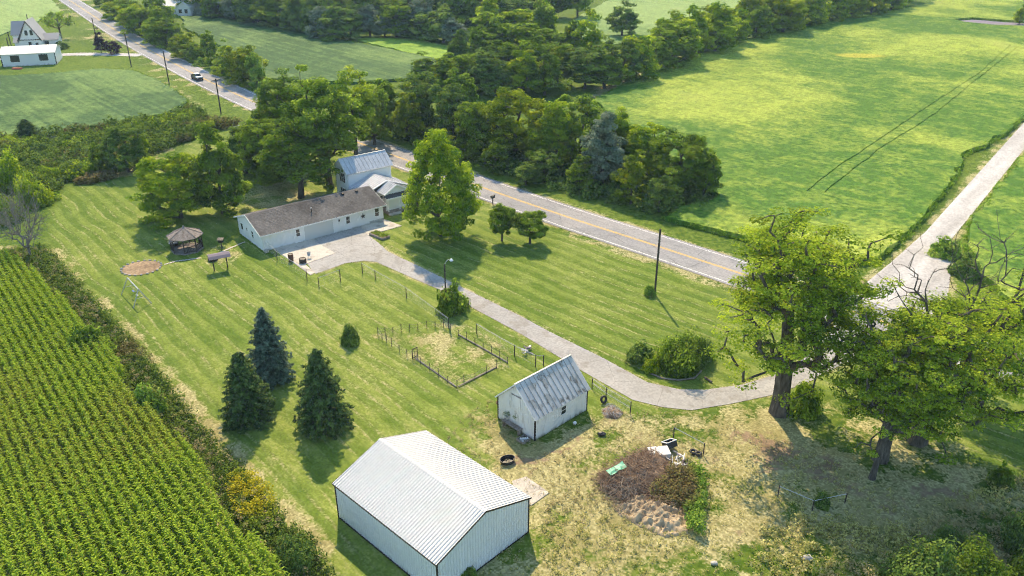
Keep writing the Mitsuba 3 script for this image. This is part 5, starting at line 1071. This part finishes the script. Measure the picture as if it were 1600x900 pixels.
locust('locust2', 63, 16, 7.5, .08, [(0, 0, -.2), (.2, 0, 2.5), (.8, .3, 6), (1.4, .4, 9)], 350, 95, .55, clump=.115)
locust('locust3', 64, 14, 6.0, .18, [(0, 0, -.2), (.2, 0, 2.5), (.5, .3, 5), (1.0, .4, 8)], 190, 95, .4, clump=.13)
GT = 'large feathery trees at the lower right'
tree('locust_tree', 24.53, 61.45, 22.33, 9.35, 'locust0', 'leaf_locust', 'largest feathery tree with thick forked trunk standing beside the driveway bend', rot=200)
tree('locust_tree', 31.04, 54.66, 15.31, 5.53, 'locust1', 'leaf_locust', 'feathery tree with two dark trunks in the middle of the lower right group', rot=20)
lk = tree('locust_tree', 35.23, 57.12, 16.3, 8.36, 'locust2', 'leaf_locust', 'spreading feathery tree with bare dead limbs rising above its crown', rot=0)
tree('locust_tree', 42.59, 64.28, 12.02, 5.02, 'locust3', 'leaf_locust', 'feathery tree at the right end of the lower right group', rot=130)
x0, y0 = (35.01, 57.12)
rg = np.random.default_rng(77)
def dead_limb(base, tips, r, k):
    tips = [tuple(np.array(t) + rg.normal(0, .9, 3) * (i > 0)) for t in tips for i in range(4)]
    A, B, ra, rb, e = skeleton(np.array(base, float), np.array(tips, float), r, rg, 5, rmin=.02, sag=.1, pw=.5)
    put('dead_limb', tubes(A, B, ra, rb, 5), 'mat_bark', k)
for base, dx, n in (((.6, .4), -3.2, 11), ((1.4, .8), 1.2, 16), ((2.0, .4), 4.0, 14)):
    bx, by = x0 + base[0], y0 + base[1]; tz = 16.6 if dx > 0 else 15.8
    tips = [(bx + dx + rg.normal(0, 1.3), by + rg.normal(0, 1.3), tz + rg.uniform(-2.2, 2.6)) for _ in range(n)]
    dead_limb([(bx, by, 6), (bx + dx * .4, by, 10), (bx + dx * .85, by, 14.5)], tips, .10, lk)
x1, y1 = (29.35, 52.18)
k = thing('leaning_tree', 'thin leaning bare stem left of the two dark trunks', 'tree'); A, B, ra, rb, e = skeleton(np.array([(x1, y1, -.2), (x1 + .3, y1 + .3, 2), (x1 + 1.0, y1 + .9, 5)]), np.array([(x1 + 1 + rg.normal(0, 1.2), y1 + 1.5 + rg.normal(0, .8), 6.5 + rg.uniform(0, 2)) for _ in range(9)]), .24, rg); put('trunk', tubes(A, B, ra, rb, 6), 'mat_bark', k)

proto_tree('orchard', 160, 6, 2.9, .16, 120, 90, .13, .17, lobes=.7, clump=.18, inner=.6, tone=(0, .95))
proto_tree('maple', 161, 15, 5.5, -.06, 280, 115, .165, .32, shape='egg', lobes=.32, clump=.16, inner=.6, tone=(0, .95))
tree('maple_tree', -9.8, 104, 16.3, 4.81, 'maple', 'leaf_lime', 'full rounded green tree standing on the lawn right of the farmhouse')
for i, (tx, lab) in enumerate(((( -1.41, 102.17, 5.58, 2.02 ), 'left rounded crown of the small paired trees by the road'), ((2.44, 101.27, 4.82, 2.53), 'right rounded crown of the small paired trees with a dark leaning trunk'))):
    tree('small_tree', *tx, 'orchard', 'leaf_green', lab)
tree('yard_tree', -29.35, 123.98, 19.85, 6.98, 'high1', 'leaf_green', 'tallest dark trunked tree rising behind the farmhouse')
tree('yard_tree', -28.13, 140.74, 16.18, 4.61, 'high0', 'leaf_lime', 'slender tall tree with bare lower trunk between farmhouse and road')
tree('yard_tree', -33.04, 119.43, 12.54, 5.91, 'high2', 'leaf_green', 'broad dark tree standing directly behind the long garage roof')
tree('yard_tree', -39.53, 126.85, 11.67, 5.27, 'near0', 'leaf_green', 'dense tree in the middle of the yard grove')
tree('yard_tree', -42.91, 112.45, 14.59, 4.57, 'near3', 'leaf_green', 'tall dense tree standing close to the left end of the long garage')
tree('yard_tree', -48.61, 110.62, 11.24, 5.44, 'near2', 'leaf_lime', 'wide green tree casting shade behind the gazebo')
tree('yard_tree', -40.86, 145.14, 12.32, 5.03, 'high1', 'leaf_green', 'tree at the back left of the yard grove beside the road')
tree('yard_tree', -45.23, 131.9, 8.82, 3.81, 'near1', 'leaf_dark', 'dark tree in front of the gravel pad')
tree('yard_tree', -65.59, 132.6, 9.07, 3.61, 'near0', 'leaf_dark', 'dark glossy round tree at the edge of the weeds on the left')
tree('sapling', -64.7, 136.56, 6.05, 1.57, 'mid3', 'leaf_lime', 'thin light green sapling just right of the dark glossy tree')
tree('sapling', -69.66, 131.21, 5.55, 1.63, 'mid3', 'leaf_green', 'thin sapling at the back edge of the lawn left of the dark glossy tree')
for s, (tx, mat, pr, lab) in enumerate(((( -23.59, 67.2, 7.88, 2.08 ), 'leaf_blue', 'spruce1', 'tall blue green spruce at the back of the three on the lawn'), ((-23.91, 60.55, 7.02, 2.21), 'leaf_spruce', 'spruce0', 'dark spruce nearest the corn among the three on the lawn'), ((-16.8, 59.37, 8.03, 2.29), 'leaf_spruce', 'spruce1', 'dark pointed spruce nearest the big metal barn'))):
    tree('spruce_tree', *tx, pr, mat, lab)
tree('spruce_tree', -93.09, 151.99, 4.11, 2.47, 'spruce0', 'leaf_spruce', 'small dark spruce at the edge of the dark crop field on the left')
tree('bush', -83.64, 148.07, 2.7, 1.45, 'bush0', 'leaf_dark', 'small dark bush right of the small spruce on the left', 'bush')
tree('bush', -78.75, 120.61, 7.97, 3.33, 'thicket0', 'leaf_lime', 'large bright lime green bush at the left edge of the picture', 'bush')
tree('bush', -76.27, 127.18, 4.25, 2.32, 'thicket2', 'leaf_lime', 'bright yellow green bush right of the large lime green one', 'bush')
tree('bush', -73.21, 116.84, 5.71, 2.95, 'thicket1', 'leaf_lime', 'olive bush between the lime bushes and the bare tree', 'bush')
tree('bush', -73.56, 109.6, 6.32, 2.79, 'thicket2', 'leaf_gold', 'olive bush at the left edge beneath the lime green bush', 'bush')
proto_bare('bare', 71, 8, 5, 190, 5, .26)
P_ = PROTO['bare']; bx, by, bh, br = -62.82, 96.15, 9.48, 3.84; k = thing('bare_tree', 'leafless grey tree at the left edge beside the corn', 'tree')
copy_shape('trunk', P_['bare'], 'mat_bark_pale', T().translate([bx, by, 0]).scale([br / 5, br / 5, bh / 8]).matrix, k)
# bushes in the yard
for tx, pr, mt, lab in (((13.1, 70.82, 2.41, 1.77), 'bush0', 'leaf_dark', 'dark round bush at the left of the driveway bush group'), ((13.97, 68.85, 1.86, 0.96), 'bush1', 'leaf_lime', 'small pale green shrub in front of the driveway bush group'),
    ((16.56, 69.33, 5.21, 2.71), 'thicket1', 'leaf_green', 'tall domed green bush in the driveway bush group'), ((19.12, 70.82, 3.3, 1.77), 'thicket0', 'leaf_dark', 'dark bush at the right of the driveway bush group'),
    ((-6.89, 81.79, 4.38, 1.83), 'bush1', 'leaf_green', 'leafy bush around the foot of the yard light pole'), ((-17.18, 74.21, 2.78, 1.02), 'bush2', 'leaf_dark', 'small upright dark shrub alone on the lawn'),
    ((16.41, 85.55, 1.52, 0.76), 'bush3', 'leaf_weed', 'small reddish shrub at the foot of the lawn utility pole'), ((-15.44, 42.23, 4.69, 1.9), 'thicket2', 'leaf_dark', 'dark bush between corn and big metal barn'),
    ((-3.27, 41.76, 1.44, 0.81), 'bush1', 'leaf_dark', 'small bush against the near gable of the big metal barn'), ((-33.03, 60.94, 4.13, 1.52), 'bush2', 'leaf_weed', 'shaggy bush in the weed strip beside the corn'),
    ((-42.82, 71.07, 4.48, 2.3), 'bush3', 'leaf_green', 'leafy bush in the upper part of the weed strip'), ((39.49, 51.62, 2.26, 0.93), 'bush1', 'leaf_green', 'small spiky shrub at the right side of the shaded grass'),
    ((28.15, 40.6, 4.74, 2.64), 'thicket0', 'leaf_dark', 'dark green bush at the bottom edge left of the lower right corner'), ((32.25, 40.89, 4.24, 2.43), 'thicket1', 'leaf_green', 'mid green bush in the lower right corner'),
    ((37.09, 44.2, 5.33, 1.63), 'thicket0', 'leaf_dark', 'dark bush on the right edge above the corner bushes'), ((31.65, 44.2, 2.42, 1.4), 'thicket1', 'leaf_dark', 'dark bush behind the lower right corner bushes'), ((35.95, 41.17, 4.65, 1.78), 'thicket2', 'leaf_green', 'green bush at the extreme lower right corner'),
    ((24.12, 48.97, 1.59, 0.65), 'bush2', 'leaf_dark', 'small dark shrub at the rail fence corner in the shade'), ((26.93, 61.96, 3.49, 1.78), 'bush1', 'leaf_locust', 'shady shrub right of the trunk of the largest feathery tree'),
    ((-19.99, 165.95, 5.32, 4), 'bush2', 'leaf_lime', 'lime coloured bush showing among the roadside woods')):
    tree('bush', *tx, pr, mt, lab, 'bush')

# roadside woods: the trees one can tell apart
tree('yard_tree', -39.97, 139.2, 15.94, 5.25, 'high2', 'leaf_green', 'leafy tree at the roadside left of the tallest yard tree')
tree('yard_tree', -41.3, 134.74, 12.4, 4.44, 'near2', 'leaf_green', 'lower roadside tree at the left of the yard grove')
tree('yard_tree', -26.04, 148.92, 12.91, 3.75, 'mid0', 'leaf_green', 'tree across the road behind the slender tall tree')
PROTO['bushy'] = PROTO['mid4']
for tx, pr, mt, lab in (
    ((-25.39, 157.98, 12.05, 3.83), 'mid0', 'leaf_green', 'first tree of the roadside woods at their left end'),
    ((-19.92, 151.54, 10.02, 3.57), 'mid1', 'leaf_yellow', 'yellow green tree near the left end of the roadside woods'),
    ((-16.88, 158.46, 13.41, 4.86), 'mid2', 'leaf_dark', 'dark tree behind the yellow green one in the roadside woods'),
    ((-11.14, 148.92, 13.59, 4.36), 'mid0', 'leaf_dark', 'shaded dark tree left of the tallest yellow topped woods tree'),
    ((-6.69, 140.74, 11.26, 3.92), 'near0', 'leaf_green', 'green tree at the road just right of the rounded lawn tree'),
    ((0.35, 140.74, 14.12, 6.46), 'near2', 'leaf_yellow', 'large tree with yellow top in the middle of the roadside woods'),
    ((-2.74, 132.6, 6.25, 2.96), 'mid4', 'leaf_green', 'low green tree at the road under the yellow topped tree'),
    ((7.55, 134.74, 12.83, 5.11), 'near1', 'leaf_lime', 'broad yellow green tree right of the yellow topped one'),
    ((5.28, 127.18, 6.38, 2.85), 'mid0', 'leaf_dark', 'dark low tree at the road verge in mid woods'),
    ((10.76, 122.74, 6.33, 2.77), 'mid1', 'leaf_green', 'low tree in front of the silvery woods tree'),
    ((14.66, 125.88, 12.82, 4.4), 'near3', 'leaf_grey', 'silvery grey green tree in the roadside woods'),
    ((18.18, 116.84, 8.09, 2.65), 'bushy', 'leaf_yellow', 'small bright lime tree at the road right of the silvery one'),
    ((21.63, 128.5, 10.43, 4.48), 'near0', 'leaf_lime', 'bright green tree right behind the silvery one'),
    ((26.21, 121.52, 11.32, 5.08), 'near2', 'leaf_green', 'large round tree near the right end of the roadside woods'),
    ((30.02, 120.32, 9.36, 2.82), 'mid2', 'leaf_green', 'last tree at the right end of the roadside woods'),
    ((17.44, 131.9, 12, 4.36), 'near1', 'leaf_lime', 'light green tree behind the silvery one at the field edge'),
    ((22.06, 113.52, 6.19, 2.69), 'mid4', 'leaf_dark', 'dark low tree at the verge near the right end of the woods'),
    ((-9.97, 153.79, 13.58, 4.36), 'mid3', 'leaf_green', 'leafy tree at the back left of the woods'),
    ((11.99, 139.2, 13.79, 4.57), 'mid0', 'leaf_green', 'tree at the back of the woods beside the bare field corner'),
    ((-12.38, 136.94, 6.4, 2.81), 'mid4', 'leaf_green', 'low tree at the verge behind the rounded lawn tree'),
    ((2.3, 125.56, 4.21, 2.3), 'mid2', 'leaf_dark', 'small dark tree on the verge in front of the woods'),
):
    tree('tree', *tx, pr, mt, lab)
tree('bush', 57.07, 97.39, 2.91, 2.19, 'bush2', 'leaf_weed', 'orange tinged bush at the right side of the gravel road mouth', 'bush')
tree('bush', 56.53, 91.44, 3.15, 2, 'bush1', 'leaf_dark', 'dark green bush at the corner of the gravel road and the right field', 'bush')
# second wood, tree line, hedge and the far woods
TINT = {'leaf_yellow': 'yellowish', 'leaf_green': 'mid green', 'leaf_lime': 'yellow green', 'leaf_dark': 'dark green', 'leaf_grey': 'grey green'}
PART = ['left end', 'left half', 'centre', 'right half', 'right end']
def row(pts, n, h, r, protos, mats, label, group, seed, jit=2.5, name='tree'):
    rng = np.random.default_rng(seed); ln = LineString(pts)
    for i in range(n):
        q = ln.interpolate((i + .5) / n, normalized=True); j = rng.normal(0, jit, 2) * .5; hh = h * rng.uniform(.72, 1.22)
        rr, pr, mt = r * rng.uniform(.75, 1.25), protos[int(rng.integers(len(protos)))], mats[int(rng.integers(len(mats)))]
        size = 'tall' if hh > h * 1.06 else ('low' if hh < h * .86 else 'medium')
        tree(name, q.x + j[0], q.y + j[1], hh, rr, pr, mt, f'{size} {"narrow" if rr < r * .97 else "broad"} {TINT[mt]} {label}, {PART[min(4, int(5 * i / n))]}', cat='bush' if 'bush' in pr else 'tree', group=group)
FARP = ['far0', 'far1', 'far2', 'far3']; MIDP = ['mid0', 'mid1', 'mid2', 'mid3', 'mid4']
G2 = ('tree, row {} of the middle wood', 'trees of the middle wood')
row([(-21.74, 189.36), (-12.38, 196.16), (0, 189.36), (9, 189.36)], 8, 11, 5.2, MIDP, ['leaf_green', 'leaf_lime', 'leaf_dark'], G2[0].format('one beside the road'), G2[1], 1)
row([(-17.02, 217.77), (-6.62, 211.17), (4.72, 199.73), (20.12, 196.16), (29.59, 203.41)], 9, 11, 5.4, MIDP, ['leaf_green', 'leaf_dark'], G2[0].format('two'), G2[1], 2)
row([(-12.09, 240.02), (-1.79, 230.26), (10.36, 221.21), (23.82, 217.77)], 7, 13, 6, FARP, ['leaf_green', 'leaf_lime', 'leaf_green'], G2[0].format('three'), G2[1], 3)
row([(-8.13, 264.41), (1.98, 257.32), (11.43, 246.25)], 5, 14, 6.2, FARP, ['leaf_green', 'leaf_lime'], G2[0].format('four'), G2[1], 4)
G3 = ('tree, {} of the line by the big field', 'trees in the line beside the right hand field')
row([(29.79, 204.92), (41.73, 222.97), (59.51, 248.39), (85.33, 278.39), (118.25, 310.92), (154.89, 341.33)], 20, 14, 6.2, FARP, ['leaf_lime', 'leaf_yellow', 'leaf_lime', 'leaf_green'], G3[0].format('front row'), G3[1], 5, 3)
row([(36.64, 223.86), (56.58, 252.78), (82.91, 285.21), (118.81, 319.32), (157.4, 353.44), (178.7, 370.9)], 17, 14.5, 6.5, FARP, ['leaf_green', 'leaf_yellow', 'leaf_lime'], G3[0].format('back row'), G3[1], 6, 4)
tree('tree', 36.21, 274.45, 11.18, 6.11, 'far2', 'leaf_dark', 'tall dark tree standing out at the left of the long tree line')
tree('tree', 182.79, 302.92, 7.88, 3, 'mid1', 'leaf_lime', 'single yellow green tree at the upper right corner beyond the field')
G4 = ('tree, {} of the far top wood', 'trees of the far wood')
row([(-114.54, 321.05), (-93.22, 306.07), (-72.66, 285.21), (-56.03, 268.09), (-44.4, 275.75), (-31.58, 274.45), (-16.8, 259.64)], 26, 12, 6.2, FARP, ['leaf_dark', 'leaf_green', 'leaf_dark', 'leaf_grey'], G4[0].format('front row'), G4[1], 7, 2.5)
row([(-125.15, 337.46), (-98.99, 326.35), (-76.9, 306.07), (-53.84, 293.82), (-33.65, 293.82), (-15.14, 282.45), (0, 299.83)], 26, 15, 7, FARP, ['leaf_dark', 'leaf_green', 'leaf_dark'], G4[0].format('second row'), G4[1], 8, 4)
row([(-134.89, 357.65), (-105.54, 349.31), (-80.87, 333.68), (-58.19, 319.32), (-36.37, 319.32), (-14.4, 315.91), (7.5, 329.98), (24.25, 319.32)], 26, 17, 7.5, FARP, ['leaf_dark', 'leaf_green'], G4[0].format('third row'), G4[1], 9, 5)
row([(-144.08, 375.52), (-114.35, 380.25), (-82.8, 366.38), (-48.02, 353.44), (-16.01, 353.44), (16.75, 370.9)], 18, 18, 8.5, FARP, ['leaf_dark', 'leaf_dark', 'leaf_green'], G4[0].format('back row'), G4[1], 10, 6)
G5 = ('tree in the {} of the upper road hedge', 'hedgerow trees along the upper road')
row([(-157.54, 329.98), (-137.16, 299.83), (-116.89, 269.34), (-104.37, 252.78)], 8, 10, 4.6, FARP, ['leaf_green', 'leaf_lime', 'leaf_green'], G5[0].format('front row'), G5[1], 11, 2)
row([(-157.07, 337.46), (-129.07, 296.79), (-106.77, 264.41)], 6, 11, 5, FARP, ['leaf_green', 'leaf_dark'], G5[0].format('back row'), G5[1], 12, 3)
for tx, pr, mt, lab in (((-93.95, 237.02, 8.14, 4.23), 'mid0', 'leaf_yellow', 'rounded yellow green hedgerow tree left of the slim one'), ((-81.96, 224.75, 10.11, 2.45), 'mid3', 'leaf_green', 'slim upright dark hedgerow tree between the rounded ones'), ((-71.48, 209.57, 8.92, 3.94), 'mid1', 'leaf_lime', 'yellow hedgerow tree at the left of the last hedge clump'), ((-64.08, 200.46, 10.7, 3.63), 'mid4', 'leaf_yellow', 'reddish yellow hedgerow tree at the right end of the hedge')):
    tree('hedge_tree', *tx, pr, mt, lab)
for tx, pr, mt, lab in (((-105.82, 255.03, 10.5, 4.72), 'mid0', 'leaf_green', 'tall hedgerow tree in front of the distant house'), ((-114.82, 269.34, 9.46, 4.55), 'mid1', 'leaf_lime', 'yellow tinged hedgerow tree left of the distant house'), ((-88.76, 232.16, 5.94, 3.61), 'mid2', 'leaf_green', 'low green hedgerow tree left of the slim upright one'), ((-67.49, 203.41, 10.53, 4.48), 'mid0', 'leaf_yellow', 'broad yellow hedgerow tree in the last hedge clump'), ((-61.29, 196.16, 9.34, 2.63), 'mid3', 'leaf_weed', 'brownish hedgerow tree at the very end of the hedge'), ((-75.16, 214.42, 5.88, 3.02), 'mid4', 'leaf_green', 'green hedgerow tree in front of the last hedge clump')):
    tree('hedge_tree', *tx, pr, mt, lab)
for i, px in enumerate(((-88.42, 231.21), (-85.03, 226.56), (-76.87, 216.08), (-60.75, 197.57))): tree('bush', px[0], px[1], 2.6, 2.6, f'bush{i}', 'leaf_weed', 'low bush in the hedgerow along the upper road', 'bush', group='low hedgerow bushes')
tree('purple_tree', -121.59, 245.19, 6.58, 2.09, 'mid1', 'leaf_purple', 'dark purple leaved tree at the end of the far lane')
tree('purple_tree', -117.52, 244.14, 4.39, 2.27, 'mid0', 'leaf_purple', 'lower dark purple leaved tree next to the taller purple one')
proto_tree('bare2', 72, 9, 6, .3, 60, 16, .3, .3)
tree('tree', -146.91, 271.87, 9.14, 5.01, 'bare2', 'leaf_green', 'half bare tree behind the far white farmhouse')
tree('tree', -171.8, 353.44, 5.04, 2.67, 'far0', 'leaf_green', 'small tree beside the road at the very top')
for i, (px, lab) in enumerate((((-140.25, 240.02), 'small dark bush at the front of the far farmhouse'), ((-144.16, 243.1), 'dark shrub at the left corner of the far farmhouse'), ((-137.34, 252.78), 'round dark shrub at the right corner of the far farmhouse'))): tree('bush', px[0], px[1], 2.6, 2.4, f'bush{i}', 'leaf_dark', lab, 'bush')
rngb = np.random.default_rng(90)
row([(-122.51, 326.35), (-117.53, 329.98), (-116.24, 333.68)], 3, 4, 4, ['bush0', 'bush1'], ['leaf_grey'], 'bush by the distant house at the top', 'bushes by the distant house', 13)

# ---------------------------------------------------------------- the air
if HAZE:
    scene['air'] = {'type': 'homogeneous', 'albedo': col(.95, .95, .95), 'sigma_t': {'type': 'rgb', 'value': [HAZE * .75, HAZE, HAZE * 1.45]}}
    scene['haze'] = {'type': 'cube', 'to_world': T().translate([0, 900, 23]).scale([2200, 1300, 25]), 'bsdf': {'type': 'null'}, 'interior': {'type': 'ref', 'id': 'air'}}
    labels['haze'] = {'label': 'thin summer haze over the farmland', 'category': 'haze', 'kind': 'stuff'}
    scene['camera']['medium'] = {'type': 'ref', 'id': 'air'}
